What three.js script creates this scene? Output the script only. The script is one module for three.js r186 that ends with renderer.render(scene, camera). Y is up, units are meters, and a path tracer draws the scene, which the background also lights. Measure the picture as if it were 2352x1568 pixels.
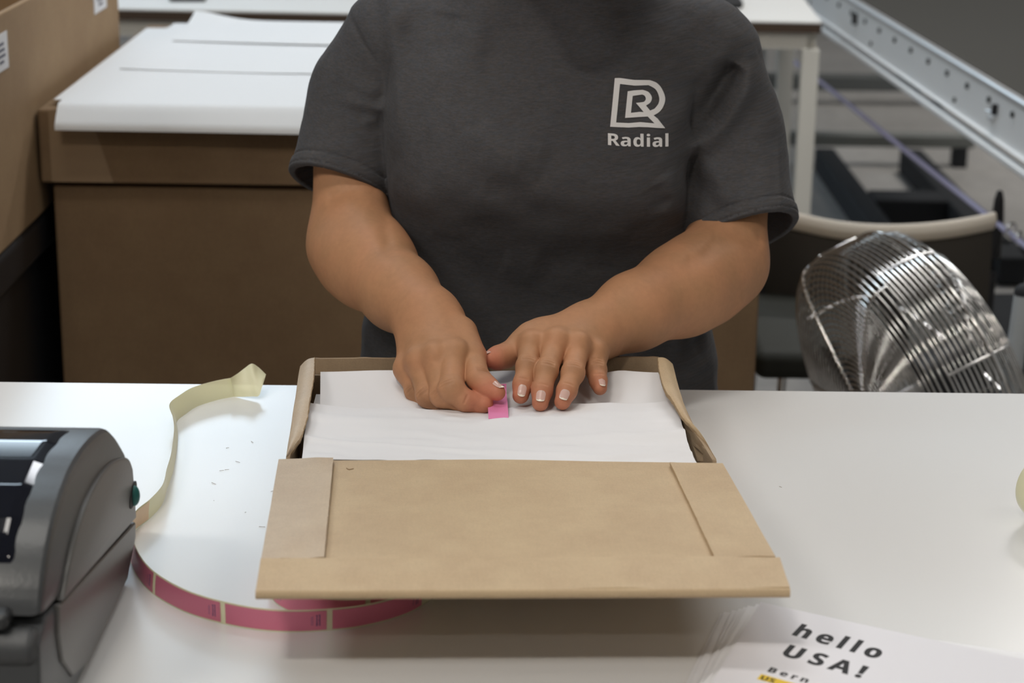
import * as THREE from 'three';
import { mergeGeometries, toCreasedNormals } from 'three/addons/utils/BufferGeometryUtils.js';
import { RoundedBoxGeometry } from 'three/addons/geometries/RoundedBoxGeometry.js';
import { TessellateModifier } from 'three/addons/modifiers/TessellateModifier.js';
import { FontLoader } from 'three/addons/loaders/FontLoader.js';
import { RectAreaLightUniformsLib } from 'three/addons/lights/RectAreaLightUniformsLib.js';

// ---------- camera, renderer, exposure ----------
const scene = new THREE.Scene();
const renderer = new THREE.WebGLRenderer({ antialias: true });
renderer.toneMapping = THREE.LinearToneMapping;
renderer.toneMappingExposure = 1.19;
renderer.shadowMap.enabled = true;
const camera = new THREE.PerspectiveCamera(2 * Math.atan(784 / 4600) * 180 / Math.PI, 2352 / 1568, 0.05, 60);
camera.position.set(0, 1.54, 2.0);
camera.rotation.order = 'YXZ';
camera.rotation.set(-16.7 * Math.PI / 180, 0, 0.014);
camera.focus = 1.83;
camera.userData.fStop = 7.5;
scene.background = new THREE.Color(0.55, 0.68, 0.85);
RectAreaLightUniformsLib.init();

// ---------- light levels ----------
const LAMP_NEAR = 118, LAMP_FAR = 60, LAMP_BACK = 9, LAMP_TOP = 9, LAMP_FILL = 20, WINDOW_LIGHT = 4.2;  // every lamp and the window stand out of view
const WARM = [1.0, 0.93, 0.84], COOL = [0.70, 0.86, 1.0];

// ---------- helpers ----------
const V = (x, y, z) => new THREE.Vector3(x, y, z);
let seed = 12345;
const rnd = () => { seed = (seed * 1664525 + 1013904223) >>> 0; return seed / 4294967296; };
const counts = {};
function numbered(n) { const k = counts[n] = (counts[n] ?? -1) + 1; return k ? n + '_' + String(k).padStart(3, '0') : n; }
function shadow(o) { o.traverse((c) => { if (c.isMesh) { c.castShadow = true; c.receiveShadow = true; } }); return o; }
function thing(name, label, category, pos = [0, 0, 0], turn = 0, group) {
  const o = new THREE.Group(); o.name = numbered(name); o.position.set(...pos); o.rotation.y = turn;
  o.userData = { label, category }; if (group) o.userData.group = group;
  scene.add(o); return o;
}
function part(name, geo, mat, parent, label) {
  const m = new THREE.Mesh(geo, mat); m.name = name; m.castShadow = m.receiveShadow = true;
  if (label) m.userData.label = label;
  parent.add(m); return m;
}
function struct(name, geo, mat, pos) {
  const m = new THREE.Mesh(geo, mat); m.name = name; m.userData.kind = 'structure'; m.castShadow = m.receiveShadow = true;
  if (pos) m.position.set(...pos); scene.add(m); return m;
}
const flat = (list) => mergeGeometries(list.map((g) => { const h = g.index ? g.toNonIndexed() : g; for (const k of Object.keys(h.attributes)) if (!['position', 'normal', 'uv'].includes(k)) h.deleteAttribute(k); return h; }));
function bx(w, h, d, x = 0, y = 0, z = 0, r = 0.002) { const g = new RoundedBoxGeometry(w, h, d, 2, Math.min(r, w / 2.1, h / 2.1, d / 2.1)); g.translate(x, y, z); return g; }
function rod(a, b, r, n = 12) {
  const d = b.clone().sub(a), g = new THREE.CylinderGeometry(r, r, d.length(), n);
  g.applyQuaternion(new THREE.Quaternion().setFromUnitVectors(V(0, 1, 0), d.clone().normalize()));
  const m = a.clone().add(b).multiplyScalar(0.5); g.translate(m.x, m.y, m.z); return g;
}
function tube(pts, r, seg = 40, n = 8, closed = false) { return new THREE.TubeGeometry(new THREE.CatmullRomCurve3(pts, closed), seg, r, n, closed); }
function extrudeX(pts, depth, bevel = 0.002, x0 = 0, round = null) {   // a profile of (z, y) points swept towards -x from x0; round = [first, last] point of a smooth run
  let q = pts.map(([z, y]) => new THREE.Vector2(z, y));
  if (round) q = [...q.slice(0, round[0]), ...new THREE.SplineCurve(q.slice(round[0], round[1] + 1)).getPoints(44), ...q.slice(round[1] + 1)];
  const s = new THREE.Shape(q);
  const g = new THREE.ExtrudeGeometry(s, { depth: depth - 2 * bevel, bevelEnabled: bevel > 0, bevelThickness: bevel, bevelSize: bevel, bevelOffset: -bevel, bevelSegments: 3, curveSegments: 12 });
  g.rotateY(-Math.PI / 2); g.translate(x0 - bevel, 0, 0); return toCreasedNormals(g, 0.45);
}
// a grid surface with thickness; f(s, t) gives the upper face, nrm the thickness direction
function slab(nu, nv, f, th, down = V(0, -1, 0)) {
  const pos = [], uv = [], idx = [], W = nu + 1, N = W * (nv + 1), p = V(0, 0, 0);
  for (let side = 0; side < 2; side++) for (let j = 0; j <= nv; j++) for (let i = 0; i <= nu; i++) {
    p.copy(f(i / nu, j / nv)); if (side) p.addScaledVector(down, th);
    pos.push(p.x, p.y, p.z); uv.push(i / nu, j / nv);
  }
  const quad = (a, b, c, d) => idx.push(a, b, c, a, c, d);
  for (let j = 0; j < nv; j++) for (let i = 0; i < nu; i++) { const a = j * W + i; quad(a, a + W, a + W + 1, a + 1); quad(N + a, N + a + 1, N + a + W + 1, N + a + W); }
  const rim = [];
  for (let i = 0; i <= nu; i++) rim.push(i);
  for (let j = 1; j <= nv; j++) rim.push(j * W + nu);
  for (let i = nu - 1; i >= 0; i--) rim.push(nv * W + i);
  for (let j = nv - 1; j >= 0; j--) rim.push(j * W);
  const base = pos.length / 3;
  for (const k of rim) for (const o of [k, N + k]) { pos.push(pos[o * 3], pos[o * 3 + 1], pos[o * 3 + 2]); uv.push(uv[o * 2], uv[o * 2 + 1]); }
  for (let i = 0; i + 1 < rim.length; i++) { const a = base + i * 2; quad(a, a + 2, a + 3, a + 1); }
  const g = new THREE.BufferGeometry();
  g.setAttribute('position', new THREE.Float32BufferAttribute(pos, 3)); g.setAttribute('uv', new THREE.Float32BufferAttribute(uv, 2));
  g.setIndex(idx); g.computeVertexNormals(); return g;
}
const lerp = THREE.MathUtils.lerp, clamp = THREE.MathUtils.clamp, smooth = THREE.MathUtils.smoothstep;
// tiling value noise
function hash2(x, y, s) { let h = (x * 374761393 + y * 668265263 + s * 974634777) | 0; h = Math.imul(h ^ (h >>> 13), 1274126177); return ((h ^ (h >>> 16)) >>> 0) / 4294967296; }
function vnoise(x, y, px, py, s) {
  const ix = Math.floor(x), iy = Math.floor(y), fx = x - ix, fy = y - iy, u = fx * fx * (3 - 2 * fx), v = fy * fy * (3 - 2 * fy), m = (a, b) => ((a % b) + b) % b;
  const a = hash2(m(ix, px), m(iy, py), s), b = hash2(m(ix + 1, px), m(iy, py), s), c = hash2(m(ix, px), m(iy + 1, py), s), d = hash2(m(ix + 1, px), m(iy + 1, py), s);
  return lerp(lerp(a, b, u), lerp(c, d, u), v);
}
function noise3(x, y, z, s = 7) {                                   // smooth, about -1..1
  const iz = Math.floor(z), f = z - iz, w = f * f * (3 - 2 * f);
  return lerp(vnoise(x, y, 4096, 4096, s + iz * 31), vnoise(x, y, 4096, 4096, s + (iz + 1) * 31), w) * 2 - 1;
}
function tex(n, f, srgb = true) {                                   // f(u, v, noise) -> [r,g,b] 0..255
  const d = new Uint8Array(n * n * 4);
  const N = (u, v, fx, fy, s) => vnoise(u * fx, v * fy, fx, fy, s);
  for (let y = 0; y < n; y++) for (let x = 0; x < n; x++) {
    const c = f(x / n, y / n, N), o = (y * n + x) * 4;
    d[o] = clamp(c[0], 0, 255); d[o + 1] = clamp(c[1], 0, 255); d[o + 2] = clamp(c[2], 0, 255); d[o + 3] = 255;
  }
  const t = new THREE.DataTexture(d, n, n); t.wrapS = t.wrapT = THREE.RepeatWrapping; t.magFilter = THREE.LinearFilter; t.minFilter = THREE.LinearMipmapLinearFilter; t.generateMipmaps = true;
  if (srgb) t.colorSpace = THREE.SRGBColorSpace; t.needsUpdate = true; return t;
}
function scaled(t, r, r2 = r) { const c = t.clone(); c.repeat.set(r, r2); c.needsUpdate = true; return c; }
// box-projected uv in metres
function metreUV(g, s = 1) {
  if (g.index) g = g.toNonIndexed();
  if (!g.attributes.normal) g.computeVertexNormals();
  const p = g.attributes.position, n = g.attributes.normal, uv = new Float32Array(p.count * 2);
  for (let i = 0; i < p.count; i++) {
    const ax = Math.abs(n.getX(i)), ay = Math.abs(n.getY(i)), az = Math.abs(n.getZ(i)), x = p.getX(i), y = p.getY(i), z = p.getZ(i);
    const q = ay >= ax && ay >= az ? [x, z] : ax >= az ? [z, y] : [x, y];
    uv[i * 2] = q[0] * s; uv[i * 2 + 1] = q[1] * s;
  }
  g.setAttribute('uv', new THREE.BufferAttribute(uv, 2)); return g;
}
// ---------- materials ----------
const std = (c, roughness = 0.6, o = {}) => new THREE.MeshPhysicalMaterial({ color: Array.isArray(c) ? new THREE.Color().setRGB(...c) : new THREE.Color(c), roughness, ...o });
const kraftTex = tex(512, (u, v, N) => {
  const fib = N(u, v, 160, 24, 1) - 0.5 + (N(u, v, 24, 160, 2) - 0.5) * 0.7, cl = N(u, v, 9, 9, 3) - 0.5 + (N(u, v, 23, 23, 4) - 0.5) * 0.6, sp = hash2(u * 512 | 0, v * 512 | 0, 5);
  const k = 1 + fib * 0.018 + cl * 0.04 + (sp > 0.985 ? -0.08 : sp < 0.012 ? 0.06 : 0) + (hash2((u * 256) | 0, (v * 256) | 0, 8) - 0.5) * 0.05;
  return [238 * k, 238 * k + cl * 3, 238 * k + cl * 4];
});
const kraftBump = tex(256, (u, v, N) => { const k = N(u, v, 40, 40, 6) * 0.4 + N(u, v, 128, 128, 7) * 0.6; return [k * 255, k * 255, k * 255]; }, false);
const kraft = (c, r = 0.72, rep = 5) => std(c, r, { map: scaled(kraftTex, rep), bumpMap: scaled(kraftBump, rep * 2), bumpScale: 0.00005 });
const M = {
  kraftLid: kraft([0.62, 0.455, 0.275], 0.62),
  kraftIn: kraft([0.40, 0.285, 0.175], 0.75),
  kraftSheen: kraft([0.62, 0.475, 0.325], 0.55),  // window sheen put into the colour, paler than the lid
  kraftDark: kraft([0.235, 0.148, 0.077], 0.8, 2.5),
  kraftBig: kraft([0.36, 0.235, 0.125], 0.8, 2.5),
  flute: std([0.36, 0.25, 0.14], 0.9),
  laminate: std([0.75, 0.75, 0.745], 0.24, { specularIntensity: 1.0 }),
  paper: std([0.80, 0.79, 0.80], 0.85),
  white: std([0.78, 0.77, 0.74], 0.5),
  metalWhite: std([0.68, 0.66, 0.60], 0.45),
  brownEdge: std([0.06, 0.035, 0.02], 0.6),
  black: std([0.012, 0.012, 0.014], 0.5),
  rubber: std([0.02, 0.022, 0.026], 0.85),
  chrome: std([0.86, 0.85, 0.83], 0.12, { metalness: 1 }),
  alu: std([0.78, 0.79, 0.80], 0.3, { metalness: 0.75 }),
};
// ---------- setting ----------
const floorTex = tex(512, (u, v, N) => { const k = 1 + (N(u, v, 6, 6, 11) - 0.5) * 0.12 + (N(u, v, 40, 40, 12) - 0.5) * 0.08 + (hash2(u * 512 | 0, v * 512 | 0, 13) - 0.5) * 0.05; return [205 * k, 203 * k, 200 * k]; });
struct('floor', metreUV(bx(14, 0.12, 14, 0, -0.06, -2)), std([0.70, 0.69, 0.68], 0.4, { map: scaled(floorTex, 0.6) }));
const wallMat = std([0.36, 0.35, 0.34], 0.9);
struct('ceiling', new THREE.BoxGeometry(14.4, 0.2, 14.4), std([0.78, 0.78, 0.78], 0.9), [0, 4.9, -2]);
struct('wall_front', new THREE.BoxGeometry(14.4, 5, 0.2), wallMat, [0, 2.4, 5.1]);
struct('wall_left', new THREE.BoxGeometry(0.2, 5, 14), wallMat, [-7.1, 2.4, -2]);
struct('wall_right', new THREE.BoxGeometry(0.2, 5, 14), wallMat, [7.1, 2.4, -2]);
{ // back wall with an unseen window placed to throw cool light from the left
  const s = new THREE.Shape([[-7.2, -0.1], [7.2, -0.1], [7.2, 4.9], [-7.2, 4.9]].map(([x, y]) => new THREE.Vector2(x, y)));
  s.holes.push(new THREE.Path([[-5.6, 3.2], [-1.0, 3.2], [-1.0, 4.3], [-5.6, 4.3]].map(([x, y]) => new THREE.Vector2(x, y))));
  struct('wall_back', new THREE.ExtrudeGeometry(s, { depth: 0.2, bevelEnabled: false }), wallMat, [0, 0, -9.2]);
  const w = new THREE.Group(); w.name = 'unseen_window_1'; w.userData.kind = 'structure'; scene.add(w);
  part('window_frame', flat([bx(4.7, 0.06, 0.1, -3.3, 3.22, -9), bx(4.7, 0.06, 0.1, -3.3, 4.28, -9), ...[-5.58, -4.05, -2.55, -1.02].map((x) => bx(0.06, 1.1, 0.1, x, 3.75, -9))]), M.metalWhite, w);
  for (const x of [-4.8, -3.3, -1.8]) part('window_pane', bx(1.47, 1.04, 0.02, x, 3.75, -9.02), new THREE.MeshStandardMaterial({ color: 0xdfe8f2, roughness: 0.5, emissive: new THREE.Color().setRGB(...COOL), emissiveIntensity: WINDOW_LIGHT * 0.5 }), w);  // panes glow for the cool light of the unseen window
  const l = new THREE.RectAreaLight(new THREE.Color().setRGB(...COOL), WINDOW_LIGHT, 4.5, 1.02); l.position.set(-3.3, 3.75, -8.93); l.rotation.y = Math.PI; l.name = 'daylight'; w.add(l);  // area lamp standing in for daylight through the panes
}
function unseenLamp(x, y, z, w, d, power, label, col = WARM) {  // lamp out of view; kind, place and strength chosen for what it lights
  const t = thing('unseen_ceiling_light', label, 'light', [x, y, z]);
  part('housing', bx(w + 0.06, 0.08, d + 0.06, 0, 0.05, 0, 0.01), M.metalWhite, t);
  part('diffuser', bx(w, 0.012, d, 0, 0.006, 0), new THREE.MeshStandardMaterial({ color: 0xffffff, roughness: 0.6, emissive: new THREE.Color().setRGB(...col), emissiveIntensity: 4 }), t);
  for (const s of [-1, 1]) part('suspension_rod', rod(V(s * w * 0.4, 0.08, 0), V(s * w * 0.4, 4.81 - y, 0), 0.005), M.metalWhite, t);
  const l = new THREE.RectAreaLight(new THREE.Color().setRGB(...col), power, w, d); l.rotation.x = -Math.PI / 2; l.position.y = -0.008; l.name = 'lamp'; t.add(l);
}
unseenLamp(-0.62, 3.5, 2.55, 0.34, 0.18, LAMP_NEAR, 'unseen small lamp panel hung nearest above the packing table');  // out of view, throws the lid shadow back on the table
unseenLamp(1.5, 3.5, 3.9, 0.34, 0.18, LAMP_FAR, 'unseen small lamp panel hung furthest behind the camera');  // out of view, gives the second edge of the lid shadow
unseenLamp(-0.9, 3.6, -1.6, 1.2, 0.3, LAMP_BACK, 'unseen long lamp panel placed to light the table and the paper from behind', COOL);  // out of view, cool light on the table left and the paper
unseenLamp(0.6, 3.6, -2.5, 1.2, 0.3, LAMP_BACK * 1.1, 'unseen long lamp panel placed to light the back desk behind the person', [0.92, 0.95, 1.0]);  // out of view, placed to light the desk front
unseenLamp(1.0, 3.2, -1.75, 1.2, 0.3, LAMP_BACK * 1.4, 'unseen long lamp panel placed to light the chair and fan', [1.0, 0.97, 0.93]);  // out of view, placed to brighten the chair rail and fan
unseenLamp(2.6, 4.3, -5.2, 1.2, 0.3, LAMP_BACK * 6.5, 'unseen long lamp panel placed to light the floor at the far end of the conveyor', [1.0, 0.97, 0.93]);  // out of view, placed to light the far floor
unseenLamp(-0.4, 3.8, 0.5, 1.2, 0.3, LAMP_TOP, 'unseen long lamp panel placed to light the packing table from straight above', [1.0, 0.96, 0.9]);  // out of view, top light on hands and lid
unseenLamp(-2.6, 4.2, 2.9, 1.2, 0.6, LAMP_FILL, 'added wide fill panel high on the left behind the camera', [1.0, 0.97, 0.93]);  // added fill, lifts the table front and the shade below the lid
unseenLamp(2.6, 4.2, 1.7, 1.2, 0.6, LAMP_FILL * 0.06, 'added wide fill panel high on the right behind the camera');  // added weak fill from the right

// ---------- signed distance modelling ----------
const bone = (a, b, ra, rb = ra) => [a.x, a.y, a.z, b.x - a.x, b.y - a.y, b.z - a.z, ra, rb, 1 / Math.max(1e-9, a.distanceToSquared(b))];
function dist(B, x, y, z) {
  const px = x - B[0], py = y - B[1], pz = z - B[2];
  let t = (px * B[3] + py * B[4] + pz * B[5]) * B[8]; t = t < 0 ? 0 : t > 1 ? 1 : t;
  const dx = px - B[3] * t, dy = py - B[4] * t, dz = pz - B[5] * t;
  return Math.sqrt(dx * dx + dy * dy + dz * dz) - (B[6] + (B[7] - B[6]) * t);
}
const smin = (a, b, k) => { k *= 1.4; const h = Math.max(k - Math.abs(a - b), 0) / k; return Math.min(a, b) - h * h * h * k / 6; };
const chain = (list) => list.slice(1).map((q, i) => bone(list[i][0], q[0], list[i][1], q[1]));
function chainDist(C, x, y, z, k) { let d = dist(C[0], x, y, z); for (let i = 1; i < C.length; i++) d = smin(d, dist(C[i], x, y, z), k); return d; }
// surface nets over the blocks near the surface
function polygonize(f, lo, hi, h, keep) {
  const n = [0, 1, 2].map((i) => Math.ceil((hi[i] - lo[i]) / h / 8) * 8 + 1), [nx, ny, nz] = n, nxy = nx * ny;
  const val = new Float32Array(nx * ny * nz).fill(NaN), vid = new Int32Array(nx * ny * nz).fill(-1), blocks = [];
  const reach = h * 8 * 0.5 * Math.sqrt(3) * 2.4 + 0.006;
  for (let bz = 0; bz < nz - 1; bz += 8) for (let by = 0; by < ny - 1; by += 8) for (let b = 0; b < nx - 1; b += 8)
    if (Math.abs(f(lo[0] + (b + 4) * h, lo[1] + (by + 4) * h, lo[2] + (bz + 4) * h)) < reach) blocks.push([b, by, bz]);
  for (const [b, by, bz] of blocks) for (let k = bz; k <= bz + 8; k++) for (let j = by; j <= by + 8; j++) for (let i = b; i <= b + 8; i++) {
    const o = k * nxy + j * nx + i; if (val[o] !== val[o]) val[o] = f(lo[0] + i * h, lo[1] + j * h, lo[2] + k * h);
  }
  const pos = [], nor = [], idx = [], e = h * 0.5;
  const grad = (x, y, z) => { const g = V(f(x + e, y, z) - f(x - e, y, z), f(x, y + e, z) - f(x, y - e, z), f(x, y, z + e) - f(x, y, z - e)); return g.divideScalar(2 * e); };
  const corner = [0, 1, nx, nx + 1, nxy, nxy + 1, nxy + nx, nxy + nx + 1], edges = [[0, 1], [2, 3], [4, 5], [6, 7], [0, 2], [1, 3], [4, 6], [5, 7], [0, 4], [1, 5], [2, 6], [3, 7]];
  for (const [b, by, bz] of blocks) for (let k = bz; k < bz + 8; k++) for (let j = by; j < by + 8; j++) for (let i = b; i < b + 8; i++) {
    const o = k * nxy + j * nx + i; let m = 0;
    for (let c = 0; c < 8; c++) if (val[o + corner[c]] < 0) m |= 1 << c;
    if (m === 0 || m === 255) continue;
    let sx = 0, sy = 0, sz = 0, cnt = 0;
    for (const [p, q] of edges) {
      const vp = val[o + corner[p]], vq = val[o + corner[q]]; if ((vp < 0) === (vq < 0)) continue;
      const t = vp / (vp - vq), ax = p & 1, ay = (p >> 1) & 1, az = p >> 2;
      sx += ax + ((q & 1) - ax) * t; sy += ay + (((q >> 1) & 1) - ay) * t; sz += az + ((q >> 2) - az) * t; cnt++;
    }
    let x = lo[0] + (i + sx / cnt) * h, y = lo[1] + (j + sy / cnt) * h, z = lo[2] + (k + sz / cnt) * h;
    let g = grad(x, y, z); const d = f(x, y, z), l2 = g.lengthSq();
    if (l2 > 0.1) { const s = clamp(d / l2, -h * 0.5, h * 0.5); x -= g.x * s; y -= g.y * s; z -= g.z * s; g = grad(x, y, z); }
    g.normalize(); vid[o] = pos.length / 3; pos.push(x, y, z); nor.push(g.x, g.y, g.z);
  }
  const quad = (a, b, c, d, flip) => {
    if (a < 0 || b < 0 || c < 0 || d < 0) return;
    if (keep && ![a, b, c, d].some((v) => keep(pos[v * 3], pos[v * 3 + 1], pos[v * 3 + 2]))) return;
    if (flip) idx.push(a, c, b, a, d, c); else idx.push(a, b, c, a, c, d);
  };
  for (const [b, by, bz] of blocks) for (let k = Math.max(1, bz); k < bz + 8; k++) for (let j = Math.max(1, by); j < by + 8; j++) for (let i = Math.max(1, b); i < b + 8; i++) {
    const o = k * nxy + j * nx + i, v0 = val[o] < 0;
    if ((val[o + 1] < 0) !== v0) quad(vid[o - nx - nxy], vid[o - nxy], vid[o], vid[o - nx], !v0);
    if ((val[o + nx] < 0) !== v0) quad(vid[o - 1 - nxy], vid[o - 1], vid[o], vid[o - nxy], !v0);
    if ((val[o + nxy] < 0) !== v0) quad(vid[o - 1 - nx], vid[o - nx], vid[o], vid[o - 1], !v0);
  }
  // drop unused vertices
  const map = new Int32Array(pos.length / 3).fill(-1), P = [], N = []; let c = 0;
  for (let i = 0; i < idx.length; i++) { const v = idx[i]; if (map[v] < 0) { map[v] = c++; P.push(pos[v * 3], pos[v * 3 + 1], pos[v * 3 + 2]); N.push(nor[v * 3], nor[v * 3 + 1], nor[v * 3 + 2]); } idx[i] = map[v]; }
  const g = new THREE.BufferGeometry();
  g.setAttribute('position', new THREE.Float32BufferAttribute(P, 3)); g.setAttribute('normal', new THREE.Float32BufferAttribute(N, 3)); g.setIndex(idx);
  return g;
}

// ---------- the person ----------
const person = thing('person', 'person in a dark grey t-shirt bending over the open carton, pressing down a pink sticker', 'person');

// arms and hands: joints in metres
const handR = {
  forearm: chain([[V(-0.1758, 1.1234, -0.118), 0.040], [V(-0.1725, 1.0285, -0.055), 0.0392], [V(-0.1588, 1.0234, -0.02), 0.0402], [V(-0.1448, 1.0212, 0.012), 0.0388], [V(-0.113, 1.0116, 0.075), 0.0335], [V(-0.0823, 1.004, 0.132), 0.0275]]),
  extra: [bone(V(-0.1614, 1.0569, -0.045), V(-0.1383, 1.028, 0.015), 0.03, 0.03)],
  palm: [bone(V(-0.0788, 1.004, 0.135), V(-0.0547, 0.9872, 0.2), 0.021, 0.0125), bone(V(-0.0809, 1.0022, 0.135), V(-0.0706, 0.9842, 0.202), 0.022, 0.0128), bone(V(-0.0866, 0.9994, 0.13), V(-0.087, 0.976, 0.193), 0.021, 0.0125),
    bone(V(-0.0918, 0.9962, 0.127), V(-0.0992, 0.9657, 0.18), 0.018, 0.0115), bone(V(-0.0623, 1.0027, 0.148), V(-0.0384, 0.9833, 0.195), 0.016, 0.0135), bone(V(-0.0789, 0.9859, 0.18), V(-0.0671, 0.9626, 0.215), 0.014, 0.012)],
  knuckles: [[V(-0.0528, 0.9914, 0.208), 0.0108], [V(-0.0715, 0.99, 0.21), 0.0106], [V(-0.0882, 0.981, 0.201), 0.0102], [V(-0.1001, 0.968, 0.186), 0.0095]],
  fingers: [
    { j: [[V(-0.055, 0.986, 0.203), 0.0125], [V(-0.0551, 0.9668, 0.247), 0.0116], [V(-0.0417, 0.9578, 0.251), 0.0095], [V(-0.0317, 0.9575, 0.251), 0.0082]], n: V(-0.25, 0.5, 0.8) },
    { j: [[V(-0.0705, 0.9836, 0.203), 0.0122], [V(-0.0633, 0.9597, 0.241), 0.0112], [V(-0.0427, 0.9509, 0.243), 0.0092], [V(-0.0248, 0.9554, 0.252), 0.0084]], n: V(-0.3, 0.3, 0.8) },
    { j: [[V(-0.0878, 0.9751, 0.193), 0.0115], [V(-0.0776, 0.9541, 0.226), 0.0106], [V(-0.0624, 0.9482, 0.232), 0.0088], [V(-0.0548, 0.9448, 0.215), 0.008]], n: V(-0.3, 0.3, 0.8) },
    { j: [[V(-0.1, 0.9648, 0.18), 0.0105], [V(-0.0901, 0.951, 0.204), 0.0095], [V(-0.0803, 0.9438, 0.212), 0.008], [V(-0.0695, 0.9412, 0.205), 0.0075]], n: V(-0.4, 0.3, 0.8) }],
  thumb: { j: [[V(-0.0484, 0.997, 0.165), 0.0155], [V(-0.0367, 0.9826, 0.198), 0.0115], [V(-0.0306, 0.9735, 0.234), 0.0108], [V(-0.0227, 0.9688, 0.244), 0.0103], [V(-0.0129, 0.9665, 0.252), 0.0076]], n: V(0.45, 0.75, 0.35) },
};
const handL = {
  forearm: chain([[V(0.2367, 1.0851, -0.124), 0.040], [V(0.2213, 1.0146, -0.05), 0.0425], [V(0.1952, 1.0073, -0.01), 0.0435], [V(0.1705, 1.0052, 0.03), 0.0415], [V(0.1203, 0.9979, 0.085), 0.0335], [V(0.0868, 0.99, 0.118), 0.0265]]),
  extra: [],
  palm: [bone(V(0.0673, 0.9926, 0.125), V(0.0191, 0.9902, 0.178), 0.0185, 0.0125), bone(V(0.0737, 0.9914, 0.125), V(0.0421, 0.9948, 0.182), 0.019, 0.0125), bone(V(0.0803, 0.9875, 0.122), V(0.0621, 0.99, 0.178), 0.0185, 0.012),
    bone(V(0.0852, 0.9834, 0.12), V(0.0793, 0.9794, 0.168), 0.0165, 0.0112), bone(V(0.0587, 0.994, 0.13), V(0.0191, 0.9935, 0.16), 0.0155, 0.0135), bone(V(0.0329, 0.9845, 0.17), V(0.0685, 0.9792, 0.168), 0.012, 0.011)],
  knuckles: [[V(0.0189, 0.9958, 0.185), 0.0095], [V(0.0427, 0.9999, 0.189), 0.0098], [V(0.0626, 0.9958, 0.186), 0.0095], [V(0.0797, 0.9844, 0.176), 0.0085]],
  fingers: [
    { j: [[V(0.0179, 0.9889, 0.178), 0.0112], [V(0.0146, 0.9805, 0.215), 0.0098], [V(0.0106, 0.9684, 0.232), 0.0088], [V(0.0087, 0.9606, 0.242), 0.0076]], n: V(0, 0.5, 0.8) },
    { j: [[V(0.0425, 0.9939, 0.182), 0.0112], [V(0.0327, 0.9796, 0.225), 0.0098], [V(0.0283, 0.9665, 0.245), 0.0092], [V(0.0267, 0.959, 0.258), 0.0077]], n: V(0, 0.5, 0.8) },
    { j: [[V(0.0621, 0.9891, 0.178), 0.0115], [V(0.0572, 0.9769, 0.222), 0.0102], [V(0.0512, 0.9662, 0.243), 0.009], [V(0.0471, 0.9599, 0.256), 0.0076]], n: V(0, 0.5, 0.8) },
    { j: [[V(0.0793, 0.9776, 0.168), 0.0108], [V(0.08, 0.9697, 0.19), 0.0093], [V(0.0817, 0.9638, 0.204), 0.008], [V(0.0831, 0.9595, 0.213), 0.0067]], n: V(0.1, 0.5, 0.8) }],
  thumb: { j: [[V(0.0268, 0.9893, 0.15), 0.0155], [V(0.0084, 0.9848, 0.165), 0.0125], [V(-0.0064, 0.9796, 0.18), 0.0112], [V(-0.0138, 0.9795, 0.187), 0.0108], [V(-0.0203, 0.9797, 0.192), 0.0078]], n: V(-0.1, 0.85, -0.3) },
};
const k1 = (F) => F.j.length === 4;
function makeHand(H) {
  for (const F of [...H.fingers, H.thumb]) {
    F.c = chain(F.j); F.creases = [];
    const js = F.j.map((q) => q[0]);
    const crease = (p, a, r, off, amp, w, half) => {
      const n = F.n.clone().addScaledVector(a, -F.n.dot(a)).normalize(), b = V(0, 0, 0).crossVectors(a, n).normalize();
      const q = p.clone().addScaledVector(a, off).addScaledVector(n, r * (k1(F) ? 1.07 : 1.0));
      const c = bone(q.clone().addScaledVector(b, -half), q.clone().addScaledVector(b, half), 0); c.amp = amp; c.w = w; F.creases.push(c);
    };
    const a1 = js[2].clone().sub(js[0]).normalize();
    const k = F === H.thumb ? 2 : 1, r = F.j[k][1];
    if (F !== H.thumb || H === handR) {
      for (const [off, amp] of [[-0.0046, 0.0010], [-0.0012, 0.0016], [0.0022, 0.0013]]) crease(js[k], a1, r, off, amp, 0.0013, r * 0.5);
      if (k === 1) for (const off of [0]) crease(js[2], js[3].clone().sub(js[1]).normalize(), F.j[2][1], off, 0.0009, 0.0011, 0.004);
    }
    F.bulge = k === 1 ? bone(js[1].clone().addScaledVector(F.n.clone().normalize(), 0.0012), js[1].clone().addScaledVector(F.n.clone().normalize(), 0.0012), F.j[1][1] * 0.97) : null;
  }
  const all = [...H.fingers, H.thumb];
  H.sdf = (x, y, z) => {
    let arm = chainDist(H.forearm, x, y, z, 0.03);
    for (const b of H.extra) arm = smin(arm, dist(b, x, y, z), 0.022);
    if (z > -0.08) { let e = 1; for (const q of H.fold) e = Math.min(e, dist(q, x, y, 0)); if (e < 0.02) arm += smooth(z, -0.08, -0.04) * 0.0028 * Math.exp(-e * e / 0.00004); }
    let palm = 1; for (const b of H.palm) palm = smin(palm, dist(b, x, y, z), 0.012);
    let d = smin(arm, palm, 0.024);
    if (palm > 0.13) return d;
    for (const [q, r] of H.knuckles) d = smin(d, Math.sqrt((x - q.x) ** 2 + (y - q.y) ** 2 + (z - q.z) ** 2) - r, 0.009);
    let best = d;
    for (const F of all) {
      let f = chainDist(F.c, x, y, z, 0.005);
      if (F.bulge) f = smin(f, dist(F.bulge, x, y, z), 0.004);
      if (f < 0.006) for (const c of F.creases) { const q = dist(c, x, y, z); if (q < 0.005) f += c.amp * Math.exp(-q * q / (c.w * c.w)); }
      if (f - d > 0.03) continue;
      const t = smin(d, f, F === H.thumb ? (H === handR ? 0.007 : 0.013) : 0.009), k = Math.min(0.002, d - t, d - best);
      best = k > 1e-6 ? smin(best, t, k) : Math.min(best, t);
    }
    return best;
  };
}
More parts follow.
